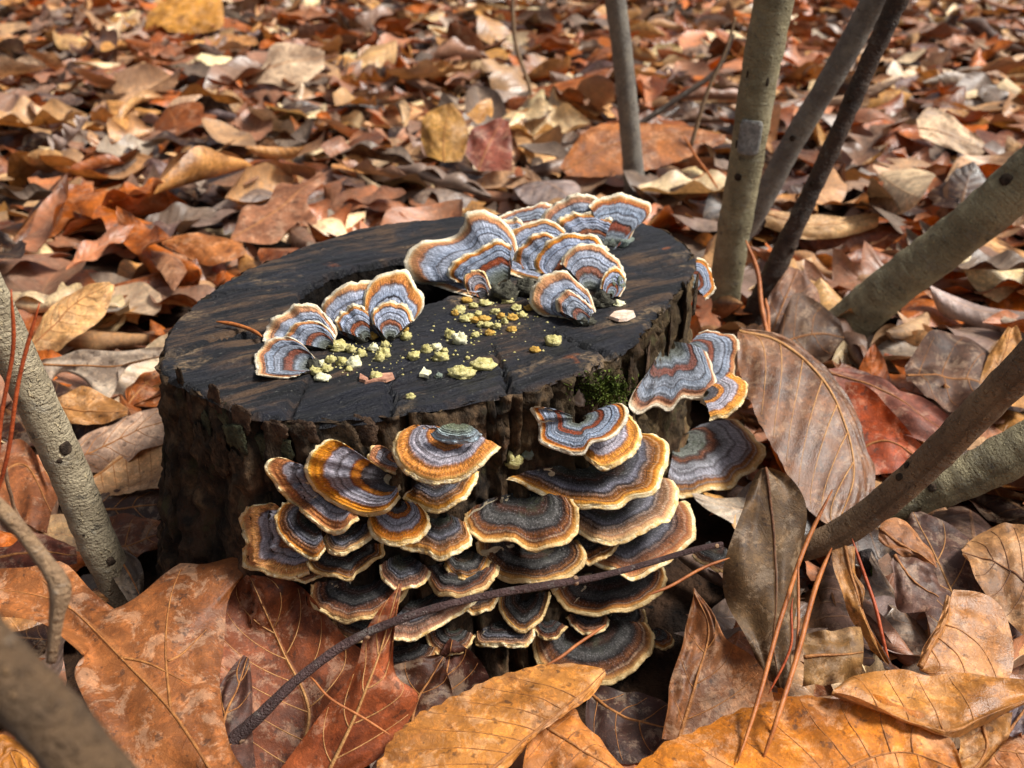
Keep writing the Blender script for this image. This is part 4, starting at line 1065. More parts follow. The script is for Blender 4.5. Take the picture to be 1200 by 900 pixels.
def hero(label, mid, left, right, anchor, az, dip, tint, name='fallen_leaf', curl=0.0, wavy=0.0022, bow=0.0, nlat=7, slant=0.20, serr=0.0, clamp=False, stalk=None, vein=None, extra=(), sides=(1, 1), nu=44, nv=23, midr=1.0, cup=0.0, pleat=0.0004, mat=None):
    """mid runs from stalk to tip; left/right are the two edges seen in the photograph; anchor = (px, py, z) a point of the leaf; az/dip = the way its face looks."""
    nvec = dirn(az, dip)
    P0 = at_z(*anchor)
    m_, l_, r_ = smooth(mid, nu), smooth(left, nu), smooth(right, nu)
    seed = anchor[0] * .13 + anchor[1] * .07
    def lim(p):
        x, y = to_px(p)
        h = hit_t(x, y, FUNGI_BVH)
        if h is not None:
            d = p - CAM
            t = float(np.dot(d, FW))
            if t > h - 0.002: p = CAM + d * ((h - 0.002) / t)
        return p
    G = np.zeros((nu, nv, 3)); UV = np.zeros((nu, nv, 2))
    vs = np.linspace(-1, 1, nv)
    for i in range(nu):
        u = i / (nu - 1)
        for j, v in enumerate(vs):
            e = l_[i] if v < 0 else r_[i]
            a = abs(v)
            q = m_[i] * (1 - a) + e * a
            if serr and a > 0.99:
                q = q + (e - m_[i]) * serr * ((u * nlat * 2.0) % 1.0 - 0.5)
            t, d = on_plane(q[0], q[1], P0, nvec)
            p = CAM + d * t
            wd = np.linalg.norm(e - m_[i]) * t / FPX
            h = curl * wd * a * a + cup * wd * a
            h += bow * math.sin(math.pi * u)
            env = math.sin(math.pi * min(1, max(0, u)) ) ** 0.5
            h += wavy * (0.35 + a * a) * noise.noise(Vector((u * 3.4 + seed, v * 1.5, seed))) * 1.6 * (0.3 + env)
            h += 0.0008 * noise.noise(Vector((u * 7 + seed, v * 4, seed))) * env
            if nlat:
                h += pleat * math.cos(2 * math.pi * ((u - a * slant) * nlat)) * env * min(1, a * 4) * (1 - a * .4)
            p = p + nvec * h
            if clamp: p = lim(p)
            G[i, j] = p; UV[i, j] = (u, (v + 1) / 2)
    base = G[nu // 2, nv // 2].copy()
    o = obj(name, None, None, base)
    tag(o, label, 'leaf', 'large fallen leaves round the stump')
    c = hexc(tint) if isinstance(tint, str) else tint
    V = G.reshape(-1, 3)
    F = grid_faces(nu, nv)
    # the blade's face looks towards nvec
    f = np.cross(G[nu // 2, nv // 2 + 1] - G[nu // 2, nv // 2], G[nu // 2 + 1, nv // 2] - G[nu // 2, nv // 2])
    if np.dot(f, nvec) < 0: F = [q[::-1] for q in F]
    obj('blade', make_mesh('blade', [v - base for v in V], F, mat or LEAF_HERO, UV.reshape(-1, 2), c), o)
    def at(u, v):
        x, y = min(max(u, 0), 1) * (nu - 1), (min(max(v, -1), 1) + 1) / 2 * (nv - 1)
        i, j = min(int(x), nu - 2), min(int(y), nv - 2)
        a, b = x - i, y - j
        return (G[i, j] * (1 - a) * (1 - b) + G[i + 1, j] * a * (1 - b) + G[i, j + 1] * (1 - a) * b + G[i + 1, j + 1] * a * b)
    vm = vein or VEIN
    up = nvec * 0.00003
    pts = [at(k / 40, 0) + up for k in range(41)]
    rad = [(0.00055 * (1 - k / 40) + 0.00014) * midr for k in range(41)]
    if stalk:
        sp = [CAM + ray(x, y) * (depth(G[0, nv // 2]) + dz) for x, y, dz in stalk]
        sp = list(smooth(sp, 18))
        pts = sp[:-1] + pts; rad = [0.00078 * midr] * 17 + rad
    Vt, Ft, UVt = tube(pts, rad, 6)
    obj('midrib', make_mesh('midrib', [v - base for v in Vt], Ft, vm, UVt), o)
    gg = Geo()
    for k in range(nlat):
        for s_, on in ((-1, sides[0]), (1, sides[1])):
            u0 = (k + 0.55) / nlat * 0.92 + 0.01 * s_
            if not on or u0 > 0.80: continue
            pp = [at(min(1, u0 + slant * a * a * .4 + slant * a * .6), s_ * a * 0.93) + up * .7 for a in np.linspace(0, 1, 12)]
            if np.linalg.norm(pp[-1] - pp[0]) < .0075: continue
            gg.add(*tube(pp, [0.00023 * (1 - .75 * a) * midr + .00004 for a in np.linspace(0, 1, 12)], 5))
    for e in extra:
        ep = smooth(e, 24)
        blade = BVHTree.FromPolygons([Vector(v) for v in V], [tuple(q) for q in F])
        pp = []
        for x, y in ep:
            h = hit_t(x, y, blade)
            if h: pp.append(CAM + ray(x, y) * h + up)
        if len(pp) > 3:
            gg.add(*tube(pp, [0.0006 * (1 - .7 * a) * midr for a in np.linspace(0, 1, len(pp))], 5))
    if gg.v:
        obj('side_veins', make_mesh('side_veins', [np.asarray(v) - base for v in gg.v], gg.f, vm), o)['kind'] = 'stuff'
    HEROES.append((V, F))
    return o

# bottom, left to right
hero('large mottled orange-brown lobed leaf filling the bottom left', [(252, 910), (200, 833), (140, 770), (82, 712), (40, 696), (-4, 690)],
     [(246, 912), (150, 912), (120, 860), (92, 800), (104, 782), (80, 756), (50, 735), (-4, 722)],
     [(300, 915), (272, 880), (254, 800), (258, 745), (266, 692), (300, 655), (285, 650), (240, 658), (205, 655), (182, 682), (160, 712), (145, 716), (110, 695), (75, 662), (35, 668), (-4, 667)],
     (180, 800, .036), -8, 14, '#8f5a30', curl=-0.10, nlat=0, wavy=.004, extra=[[(200, 833), (194, 760), (200, 700), (215, 660)], [(197, 775), (215, 765), (242, 738)], [(140, 770), (175, 778), (222, 802)], [(82, 712), (66, 696), (50, 680)]], midr=.9, nu=60, nv=27)
hero('dark red-brown leaf with a raised midrib between the mottled leaf and the pointed leaf', [(340, 915), (362, 835), (330, 760), (293, 676)],
     [(268, 915), (258, 840), (258, 760), (268, 705), (290, 674)], [(400, 900), (455, 800), (412, 758), (385, 728), (350, 690), (296, 674)],
     (330, 800, .020), 0, 30, '#6e3a1e', curl=.18, nlat=7, clamp=True, cup=0.10, vein=VEIN_PALE)
hero('curled dark half-leaf with a wavy edge deep under the mottled leaf', [(255, 905), (262, 850), (280, 800), (290, 770)], [(245, 900), (248, 850), (258, 800), (286, 768)], [(300, 900), (295, 850), (296, 810), (292, 772)],
     (270, 850, .028), 10, 20, '#4a3028', nlat=3)
hero('pointed red-brown lobed leaf standing up in front of the left brackets', [(380, 915), (418, 835), (445, 765), (468, 684)],
     [(318, 915), (372, 840), (415, 785), (432, 735), (470, 683)], [(400, 912), (448, 885), (488, 822), (464, 792), (462, 745), (471, 684)],
     (405, 868, .028), -4, 55, '#96502c', curl=-.12, nlat=5, clamp=True, slant=.28, vein=VEIN_PALE)
hero('dark brown leaf corner behind the pointed red-brown leaf', [(480, 860), (490, 820), (520, 770)], [(440, 850), (455, 800), (462, 780), (516, 768)], [(520, 850), (530, 815), (524, 790), (522, 770)], (490, 820, .012), 0, 25, '#4e2c1a', nlat=3, clamp=True)
hero('dark red leaf tip in shade left of the tan folded leaf', [(500, 850), (520, 800), (530, 750)], [(470, 830), (500, 800), (510, 772), (528, 748)], [(570, 830), (575, 800), (556, 770), (532, 750)], (520, 800, .010), 0, 30, '#452317', nlat=4, clamp=True)
hero('tan folded leaf with straight veins at the bottom centre', [(560, 915), (595, 885), (640, 846), (680, 815), (709, 786)],
     [(430, 915), (445, 882), (470, 846), (505, 824), (560, 797), (610, 782), (655, 773), (690, 777), (709, 784)], [(578, 912), (604, 888), (645, 852), (686, 822), (710, 790)],
     (580, 850, .034), 8, 12, '#b27a38', curl=-.10, nlat=9, serr=.05, sides=(1, 0), slant=-.12, clamp=True, pleat=.0006, vein=VEIN, wavy=.0015)
hero('small tan leaf with a pale midrib under the tip of the tan folded leaf', [(634, 848), (665, 868), (700, 890), (738, 915)],
     [(636, 848), (618, 872), (614, 915), (640, 935), (700, 930)], [(640, 846), (660, 830), (675, 825), (684, 845), (706, 866), (742, 908)],
     (670, 870, .026), 0, 16, '#ac7034', nlat=5, curl=-.15)
hero('dark purple-brown leaf in shade right of the small tan leaf', [(690, 810), (720, 835), (770, 850), (800, 850)], [(688, 812), (690, 860), (740, 895), (798, 854)], [(692, 806), (730, 812), (770, 820), (800, 846)],
     (740, 850, .010), 0, 8, '#3f2b26', nlat=4)
hero('crumpled grey-brown leaf between the bottom bracket and the mottled upright leaf', [(795, 868), (815, 800), (830, 740), (812, 690)],
     [(775, 866), (784, 800), (800, 750), (812, 690)], [(895, 850), (905, 825), (880, 780), (848, 752), (832, 715), (815, 688)], (830, 800, .026), 10, 34, '#7d5230', nlat=4, curl=.1, wavy=.004)
hero('yellow-brown leaf with diagonal veins filling the bottom right', [(900, 960), (960, 920), (1050, 880), (1126, 905)],
     [(728, 912), (745, 888), (780, 862), (832, 836), (880, 814), (930, 806), (958, 806), (985, 818), (1012, 812), (1048, 828), (1090, 842), (1118, 872), (1128, 902)], [(900, 980), (980, 960), (1060, 950), (1128, 920)],
     (930, 860, .040), 4, 16, '#b26f1e', curl=-.16, nlat=9, slant=.05, sides=(1, 1), serr=.04, pleat=.0009, midr=.9, vein=VEIN)
hero('shiny yellow-brown folded leaf reaching the right edge above the bottom right leaf', [(975, 812), (1040, 838), (1110, 858), (1150, 842), (1215, 815)],
     [(978, 806), (1006, 784), (1055, 778), (1095, 786), (1130, 783), (1170, 795), (1215, 806)], [(978, 814), (1040, 842), (1110, 862), (1150, 846), (1215, 818)],
     (1090, 815, .044), 0, 18, '#b07a38', curl=-.16, nlat=6, sides=(1, 0), slant=-.1, wavy=.003, mat=LEAF_SHINY)
hero('shiny spotted leaf with a curved stalk standing at the right edge', [(1078, 782), (1092, 755), (1108, 728), (1114, 700)],
     [(1078, 784), (1100, 790), (1150, 800), (1188, 790), (1196, 760), (1186, 722), (1162, 698), (1118, 690)], [(1074, 780), (1086, 752), (1102, 726), (1110, 696)],
     (1130, 745, .046), 10, 24, '#a57440', curl=-.2, nlat=5, sides=(1, 0), slant=-.25, mat=LEAF_SHINY, stalk=None, midr=1.4, vein=VEIN)
hero('lower half of the spotted leaf hanging below the shiny folded leaf', [(1150, 840), (1155, 880), (1130, 915)], [(1120, 850), (1122, 880), (1110, 915)], [(1186, 835), (1180, 865), (1150, 905)], (1150, 870, .030), 0, 20, '#a0743e', nlat=3)
hero('rolled grey-brown leaf like a short tube right of the tall needles', [(942, 770), (965, 768), (990, 767), (1012, 764)], [(940, 740), (965, 738), (990, 734), (1014, 730)], [(944, 802), (970, 800), (990, 797), (1012, 792)],
     (975, 768, .034), 0, 34, '#86683e', nlat=0, curl=-.55)
hero('torn tan leaf strip hanging under the brown branch', [(990, 640), (1002, 690), (1020, 740), (1040, 780)], [(975, 645), (980, 680), (1008, 735), (1038, 782)], [(1003, 640), (1004, 670), (1014, 690), (1012, 720), (1042, 778)], (1000, 690, .030), 0, 40, '#a5763c', nlat=0)
hero('mottled olive and slate leaf hanging upright between the brackets and the needles', [(897, 548), (906, 610), (908, 680), (906, 750), (914, 808)],
     [(893, 548), (872, 595), (856, 640), (853, 672), (862, 712), (880, 752), (902, 795), (912, 810)], [(902, 548), (926, 562), (944, 605), (942, 680), (938, 750), (926, 808), (918, 812)],
     (900, 690, .034), 12, 46, '#665238', curl=-.12, nlat=0, wavy=.005, vein=VEIN_DARK, midr=.9)
hero('large striped brown leaf with a shiny grey face leaning on the right flank', [(866, 388), (908, 400), (952, 440), (985, 500), (998, 560), (980, 618)],
     [(864, 390), (866, 430), (885, 490), (912, 540), (940, 588), (960, 608), (978, 622)], [(868, 386), (918, 396), (962, 428), (1000, 480), (1016, 530), (1026, 552), (1020, 592), (986, 622)],
     (990, 612, .022), 14, 27, '#6e4a2e', curl=-.12, nlat=8, sides=(1, 0), slant=.34, wavy=.002, pleat=.0007, mat=LEAF_SHINY, vein=VEIN_PALE, bow=.004, serr=.02, midr=1.5)
hero('brick-red leaf lying behind the striped leaf', [(965, 435), (1020, 452), (1080, 488), (1130, 520)], [(960, 432), (1000, 428), (1040, 440), (1100, 480), (1140, 512)], [(968, 440), (1010, 475), (1070, 508), (1128, 524)], (1040, 465, .035), 0, 14, '#74463a', nlat=0, wavy=.004)
hero('glowing orange curled leaf in the gap behind the striped leaf', [(1000, 540), (1020, 520), (1050, 520), (1085, 545)], [(985, 458), (1010, 460), (1040, 485), (1085, 530)], [(1010, 560), (1030, 558), (1050, 556), (1084, 548)], (1040, 520, .022), -10, 40, '#9a4314', nlat=0, curl=.3)
hero('dull purple-brown leaf between the thick stem and the tan upright strip', [(1062, 440), (1100, 440), (1150, 450), (1175, 470)], [(1060, 430), (1090, 395), (1140, 390), (1178, 440)], [(1062, 450), (1100, 475), (1140, 482), (1176, 476)], (1110, 440, .030), 0, 22, '#5b4438', nlat=4, wavy=.006)
hero('tan leaf strip standing at the right edge behind the brown branch', [(1160, 470), (1172, 430), (1185, 385)], [(1140, 470), (1158, 420), (1182, 382)], [(1205, 480), (1205, 430), (1190, 382)], (1170, 430, .034), 0, 38, '#b0824a', nlat=3)
hero('torn dark brown leaf wrapped round the foot of the thick leaning stem', [(905, 412), (930, 395), (965, 390), (990, 395)], [(905, 405), (930, 345), (960, 352), (985, 375)], [(910, 418), (940, 425), (970, 420), (988, 400)], (945, 395, .030), 0, 34, '#5a4434', nlat=4, wavy=.005)
hero('mauve-brown leaf behind the dark twig at the foot of the stems', [(900, 400), (920, 350), (935, 315)], [(890, 395), (900, 350), (925, 312)], [(950, 400), (962, 350), (940, 318)], (925, 360, .034), 0, 40, '#7a5a48', nlat=4)
hero('broad purple-brown veined leaf flat under the brown branch at right', [(1150, 770), (1120, 700), (1090, 640), (1070, 600)], [(1100, 770), (1080, 700), (1062, 640), (1066, 602)], [(1205, 740), (1190, 680), (1140, 630), (1080, 600)], (1120, 690, .020), 0, 8, '#57403a', nlat=5, vein=VEIN_PALE)
hero('pale brown leaf with a dark midrib at the right edge below the branches', [(1210, 690), (1180, 668), (1150, 655), (1128, 648)], [(1210, 750), (1180, 720), (1150, 690), (1128, 652)], [(1215, 640), (1190, 620), (1150, 620), (1126, 644)], (1170, 665, .028), 0, 12, '#a07a52', nlat=4, vein=VEIN_DARK)
hero('curled grey-pink leaf with a dark underside beside the rotten stick', [(1048, 650), (1070, 680), (1100, 700)], [(1052, 648), (1080, 655), (1112, 690)], [(1044, 660), (1060, 710), (1090, 714)], (1072, 682, .032), 10, 30, '#6d534a', nlat=0, curl=-.3)
hero('small curled tan leaf with an orange lip under the lower right branch', [(1030, 620), (1060, 640), (1098, 664)], [(1034, 610), (1060, 604), (1090, 630), (1100, 664)], [(1030, 632), (1048, 648), (1075, 655), (1096, 666)], (1060, 635, .036), 0, 30, '#9a6c46', nlat=0, curl=-.35)
hero('grey-violet leaf scrap at the right edge under the shiny folded leaf', [(1180, 860), (1195, 840), (1210, 815)], [(1174, 850), (1185, 830), (1206, 800)], [(1190, 866), (1205, 855), (1220, 840)], (1192, 840, .030), 0, 14, '#6f6670', nlat=0)
hero('dull orange leaf scrap in the bottom right corner', [(1120, 890), (1160, 880), (1210, 885)], [(1118, 880), (1160, 856), (1212, 866)], [(1120, 905), (1160, 915), (1210, 910)], (1165, 885, .026), 0, 12, '#8a5a34', nlat=3)
# left side
hero('grey-white lobed leaf arching over dark gaps left of the stump', [(38, 428), (90, 428), (140, 428), (200, 415)], [(36, 424), (90, 414), (140, 411), (200, 408)],
     [(42, 432), (54, 456), (58, 440), (72, 432), (95, 442), (114, 464), (128, 462), (138, 446), (142, 432), (165, 426), (198, 418)], (110, 432, .034), -10, 34, '#a79d90', nlat=0, wavy=.003, nu=60)
hero('cream curled leaf with ribs behind the grey-white lobed leaf', [(32, 412), (60, 385), (90, 355), (130, 332)], [(36, 414), (62, 412), (84, 398), (118, 365), (134, 334)], [(30, 408), (44, 372), (80, 340), (128, 330)], (75, 378, .032), -5, 34, '#c49c68', nlat=8, curl=-.25, serr=0)
hero('pale fawn leaf with a dark hole-like shadow against the stump, left', [(70, 545), (120, 525), (160, 505), (200, 492)], [(72, 520), (110, 500), (160, 482), (204, 470)], [(76, 556), (125, 540), (160, 532), (200, 510)], (130, 515, .026), -5, 20, '#ab9280', nlat=6, curl=-.25, wavy=.003)
hero('broad tan veined leaf with a thick midrib at the left foot of the stump', [(95, 572), (130, 546), (165, 518), (205, 492)], [(95, 566), (125, 540), (160, 512), (202, 484)], [(98, 578), (130, 580), (165, 578), (205, 572)], (150, 555, .018), -5, 14, '#b08a62', nlat=7, sides=(0, 1), slant=.02)
hero('yellow-tan leaf with a small dark slit left of the stump', [(58, 476), (90, 480), (120, 484), (150, 482)], [(60, 470), (90, 458), (120, 462), (150, 478)], [(60, 485), (88, 500), (118, 496), (150, 486)], (105, 480, .026), 0, 22, '#a97c48', nlat=0)
hero('rust-orange leaf tucked between the grey-white leaf and the stump', [(150, 475), (170, 450), (200, 425)], [(148, 472), (150, 448), (198, 420)], [(156, 478), (190, 475), (206, 440)], (170, 455, .022), 0, 26, '#8d4f1e', nlat=3)
hero('dark scalloped leaf in shade at the left foot of the stump', [(100, 600), (140, 596), (195, 590)], [(100, 590), (135, 575), (180, 570), (198, 586)], [(100, 612), (140, 622), (180, 615), (198, 596)], (140, 596, .012), 0, 14, '#3b2418', nlat=4, serr=.06)
hero('rusty spotted leaf in shade behind the leaning left stem', [(105, 640), (140, 640), (190, 625)], [(105, 620), (140, 600), (188, 610)], [(110, 660), (150, 662), (190, 640)], (145, 640, .010), 0, 14, '#6d3d18', nlat=3)
hero('dark grey rounded leaf right of the foot of the leaning left stem', [(130, 640), (150, 670), (165, 700)], [(128, 642), (130, 670), (150, 705)], [(134, 638), (165, 660), (166, 698)], (147, 670, .022), 0, 26, '#4c443e', nlat=0)
hero('brown leaf with a dark edge left of the leaning stem', [(-5, 560), (30, 545), (60, 600)], [(-5, 590), (20, 610), (55, 625)], [(-5, 530), (30, 520), (70, 580)], (25, 570, .018), 0, 18, '#7a4a2a', nlat=0)
hero('red-brown leaf lying flat at the left edge above the mottled leaf', [(-5, 655), (40, 645), (90, 650)], [(-5, 665), (40, 668), (90, 660)], [(-5, 640), (40, 622), (88, 640)], (40, 648, .018), 0, 12, '#5e3020', nlat=0)
hero('yellow leaf corner under the near blurred branch', [(-10, 910), (15, 880), (45, 900)], [(-10, 870), (10, 860), (46, 880)], [(-10, 930), (20, 930), (48, 920)], (15, 890, .030), 0, 12, '#b47a30', nlat=3)
# larger leaves of the blurred ground behind
hero('big yellow leaf in two halves at the top left of the blurred ground', [(190, 30), (225, 22), (262, 14)], [(168, 36), (172, 8), (200, -8), (258, -6)], [(196, 36), (230, 38), (258, 30), (262, 16)], (215, 15, .06), 0, 50, '#b8863a', nlat=4, curl=-.2)
hero('white-topped bent leaf at the upper left of the blurred ground', [(290, 96), (325, 75), (380, 66)], [(312, 80), (318, 56), (345, 50), (380, 60)], [(290, 100), (320, 98), (345, 108), (380, 80)], (330, 78, .05), 0, 40, '#b8a48c', nlat=0)
hero('cream egg-shaped upright leaf behind the stump near the centre', [(520, 190), (520, 160), (528, 122)], [(498, 180), (492, 155), (500, 130), (526, 120)], [(540, 188), (548, 160), (545, 140), (530, 120)], (520, 155, .05), 0, 62, '#b8904e', nlat=4, curl=-.3)
hero('dark red leaf behind the stump right of the cream egg-shaped leaf', [(560, 200), (575, 165), (590, 140)], [(545, 180), (555, 150), (588, 138)], [(600, 200), (600, 170), (596, 142)], (575, 170, .045), 0, 50, '#7c4436', nlat=0)
hero('orange saw-edged leaf behind the slim background stem', [(660, 200), (720, 170), (790, 158), (850, 160)], [(655, 196), (690, 150), (740, 140), (800, 146), (852, 158)], [(665, 206), (720, 205), (790, 190), (850, 166)], (745, 172, .05), 0, 40, '#9a6030', nlat=7, serr=.06)
hero('long cream rolled leaf lying at the middle right of the blurred ground', [(895, 250), (940, 262), (985, 262), (1030, 254)], [(896, 242), (940, 248), (985, 252), (1030, 248)], [(900, 262), (940, 276), (985, 274), (1030, 262)], (960, 262, .03), 0, 35, '#bc9c70', nlat=7, curl=-.4)
hero('bright white crumpled leaf at the upper right of the blurred ground', [(1076, 150), (1105, 155), (1150, 175)], [(1074, 140), (1090, 126), (1120, 140), (1154, 168)], [(1078, 160), (1105, 172), (1140, 186), (1154, 178)], (1110, 152, .05), 0, 50, '#c8b498', nlat=0)
hero('pale oak leaf lying flat above the left of the stump', [(270, 280), (320, 250), (350, 225), (380, 205)], [(272, 274), (285, 245), (310, 240), (325, 215), (350, 215), (376, 200)], [(275, 284), (320, 285), (340, 265), (372, 262), (360, 235), (382, 208)], (325, 245, .035), 0, 16, '#8e6248', nlat=0, nu=50)
hero('tan pointed leaf with a stalk above the left rim of the stump', [(190, 282), (240, 285), (285, 290)], [(186, 280), (235, 272), (284, 284)], [(190, 286), (250, 308), (290, 296)], (240, 288, .028), 0, 20, '#9c6436', nlat=4)

# ------------------------------------------------------------------ the carpet of fallen leaves
TINTS = [('rust-brown', '#87481a', 19), ('chestnut brown', '#673816', 17), ('tan', '#ac8048', 16), ('pale tan', '#c09a6c', 8), ('cream', '#dcc8a2', 8), ('purple-brown', '#5c4844', 10),
         ('orange-brown', '#aa5c18', 16), ('dark brown', '#301c12', 16), ('greyish', '#948a86', 6), ('pinkish brown', '#8c684e', 6)]
TW = np.array([t[2] for t in TINTS], float); TW /= TW.sum()

def leaf_params():
    kind = rng.choice(['oval', 'lobed', 'narrow', 'rolled', 'pointed'], p=[.44, .20, .14, .10, .12])
    p = dict(kind=kind, fold=rng.uniform(-.1, .6), ku=rng.normal(0, .7), kv=rng.normal(0.2, .65), wv=rng.uniform(.015, .085), fr=rng.uniform(1, 3.2), ph=rng.uniform(0, 6), tw=rng.normal(0, .6), bend=rng.normal(0, .12), lob=rng.uniform(0, 6))
    if kind == 'rolled': p['kv'] = rng.choice([-1, 1]) * rng.uniform(2.2, 4.2)
    p['ar'] = {'oval': rng.uniform(.46, .62), 'lobed': rng.uniform(.5, .7), 'narrow': rng.uniform(.26, .36), 'rolled': rng.uniform(.5, .7), 'pointed': rng.uniform(.55, .85)}[kind]
    return p

def leaf_grid(p, nu, nv):
    """Unit-length leaf along X, face up."""
    u = np.linspace(0, 1, nu)[:, None]; v = np.linspace(-1, 1, nv)[None, :]
    w = np.sin(math.pi * np.clip(u, 0, 1) ** (0.88 if p['kind'] != 'pointed' else 0.7)) ** 0.8
    if p['kind'] == 'lobed':
        w = (0.25 + 0.75 * w) * np.clip(np.minimum(u * 9, (1 - u) * 7), 0, 1) * (0.66 + 0.40 * np.cos(2 * math.pi * (u * 4.1) + p['lob']))
    if p['kind'] == 'pointed':
        w = w * (0.78 + 0.34 * np.abs(np.sin(math.pi * (u * 2.5 + 0.3)))) 
    w = np.maximum(w, 0.01) * p['ar'] / 2
    a = p['kv']
    y = w * np.sin(a * v) / a if abs(a) > .05 else w * v
    z = w * (1 - np.cos(a * v)) / a if abs(a) > .05 else w * v * 0
    z = z + p['fold'] * w * np.abs(v) * .5
    y = y + p['bend'] * np.sin(math.pi * u) * .4
    z = z + p['wv'] * v ** 2 * np.sin(2 * math.pi * p['fr'] * u + p['ph'] + np.sign(v) * 1.1) * np.sin(math.pi * u)
    tw = p['tw'] * (u - .5)
    y, z = y * np.cos(tw) - z * np.sin(tw), y * np.sin(tw) + z * np.cos(tw)
    k = p['ku']
    s = u - 0.5
    if abs(k) > .05:
        x0, z0, c, sn = np.sin(k * s) / k, (1 - np.cos(k * s)) / k, np.cos(k * s), np.sin(k * s)
    else:
        x0, z0, c, sn = s, s * 0, 1 + s * 0, s * 0
    x = x0 - z * sn; zz = z0 + z * c
    G = np.stack([x + 0 * v, y + 0 * u, zz], -1)
    UV = np.stack([u + 0 * v, (v + 1) / 2 + 0 * u], -1)
    return G.reshape(-1, 3), UV.reshape(-1, 2)

def rotm(yaw, tilt, tdir, flip, roll):
    def rz(a): return np.array([[math.cos(a), -math.sin(a), 0], [math.sin(a), math.cos(a), 0], [0, 0, 1]])
    def rx(a): return np.array([[1, 0, 0], [0, math.cos(a), -math.sin(a)], [0, math.sin(a), math.cos(a)]])
    return rz(tdir) @ rx(tilt) @ rz(yaw) @ rx(roll + (math.pi if flip else 0))

LO, HI = (13, 5), (22, 9)
PAR = [leaf_params() for _ in range(140)]
TL = [leaf_grid(p, *LO) for p in PAR]
TH_ = [leaf_grid(p, *HI) for p in PAR]
FLO, FHI = np.array(grid_faces(*LO)), np.array(grid_faces(*HI))
SR = RR.max()

def inside(x, y, grow):
    dx, dy = x - SC[0], y - SC[1]
    th = math.atan2(dy, dx) % (2 * math.pi)
    r = np.interp(th, TH, RR, period=2 * math.pi) * flare(th, 0.0)
    return math.hypot(dx, dy) < r + grow

leaves = []          # (template, rotation, scale, position, tint index, tint)
def drop(x, y, L, tilt_s, z, layer):
    k = int(rng.integers(len(PAR)))
    R_ = rotm(rng.uniform(0, 6.283), abs(rng.normal(0, tilt_s)), rng.uniform(0, 6.283), rng.random() < .45, rng.normal(0, .15))
    ti = int(rng.choice(len(TINTS), p=TW))
    c = np.array(hexc(TINTS[ti][1])) * rng.uniform(.78, 1.22) * np.array([1, rng.uniform(.94, 1.06), rng.uniform(.88, 1.12)])
    leaves.append((k, R_, L, np.array([x, y, z]), ti, np.clip(c, 0, .8)))

def reach(x, y, L, near):
    return L * near

for layer, (dens, z0, z1, tilt_s) in enumerate([(360, .000, .005, .12), (330, .006, .020, .28), (300, .018, .040, .34)]):
    y = 0.10
    area = []
    n = int(dens * 17.0)
    for _ in range(n):
        # denser sampling of a fan in front of the lens, out to five metres
        yy = -0.05 + 5.0 * rng.random() ** 0.85
        hw = 0.62 * max(yy, 0.1) + 0.45
        xx = rng.uniform(-hw, hw)
        L = rng.uniform(.050, .108) * (1 + 0.05 * min(yy, 3))
        front = yy < .36 and abs(xx) < .20
        if layer and yy < 0.40 and inside(xx, yy, 0.035 + L * .30): continue
        if inside(xx, yy, 0.012 + L * .34): continue
        near = yy < .34
        z = rng.uniform(z0, z1); tl = tilt_s
        if near:
            if layer == 2: continue
            z *= .35; tl *= .4; L = min(L, .075)
            if yy < .16: z *= .3
        elif yy < .62:
            z *= .65; tl *= .75; L = min(L, .09)
        drop(xx, yy, L, tl, z + max(0, ground_z(xx, yy)), layer)
# leaves heaped close round the stump and in the gaps between the large ones
for _ in range(260):
    a = rng.uniform(0, 6.283)
    th = a % 6.283
    r = np.interp(th, TH, RR, period=2 * math.pi) * flare(th, 0) + rng.uniform(.03, .12)
    xx, yy = SC[0] + r * math.cos(a), SC[1] + r * math.sin(a)
    L = rng.uniform(.035, .065)
    if inside(xx, yy, .008 + L * .42): continue
    drop(xx, yy, L, .18 if yy < .36 else .3, rng.uniform(.0, .007) if yy < .36 else rng.uniform(.003, .02), 1)

NLV = len(TL[0][0])
def world(lf, tpl):
    return (tpl[lf[0]][0] * lf[2]) @ lf[1].T + lf[3]

allV = np.concatenate([world(l, TL) for l in leaves])
# sink nothing, lift what would dip below the soil
for i, l in enumerate(leaves):
    v = allV[i * NLV:(i + 1) * NLV]
    low = v[:, 2].min()
    if low < -0.004:
        d = -0.004 - low
        l[3][2] += d; v[:, 2] += d
# take away leaves that would lie over the large leaves, the stump or its fungi
FRONT_V, FRONT_F = [], []
for V, F in [(allv, allf), (barkV, barkF), (cutV, cutF)] + HEROES:
    k = len(FRONT_V)
    FRONT_V += [Vector(v) for v in V]; FRONT_F += [tuple(i + k for i in f) for f in F]
front_bvh = BVHTree.FromPolygons(FRONT_V, FRONT_F)
for _ in range(4):
    bv = BVHTree.FromPolygons([Vector(v) for v in allV], (np.concatenate([FLO + i * NLV for i in range(len(leaves))])).tolist())
    over = np.zeros(len(leaves), int)
    for py in range(1, 900, 6):
        for px in range(1, 1200, 6):
            d = Vector(ray(px, py)).normalized()
            h = front_bvh.ray_cast(Vector(CAM), d)
            if h[0] is None: continue
            g_ = bv.ray_cast(Vector(CAM), d)
            if g_[0] is not None and g_[3] < h[3]: over[g_[2] // len(FLO)] += 1
    keep = [i for i in range(len(leaves)) if over[i] < 2]
    if len(keep) == len(leaves): break
    allV = np.concatenate([allV[i * NLV:(i + 1) * NLV] for i in keep])
    leaves = [leaves[i] for i in keep]
allF = np.concatenate([FLO + i * NLV for i in range(len(leaves))])

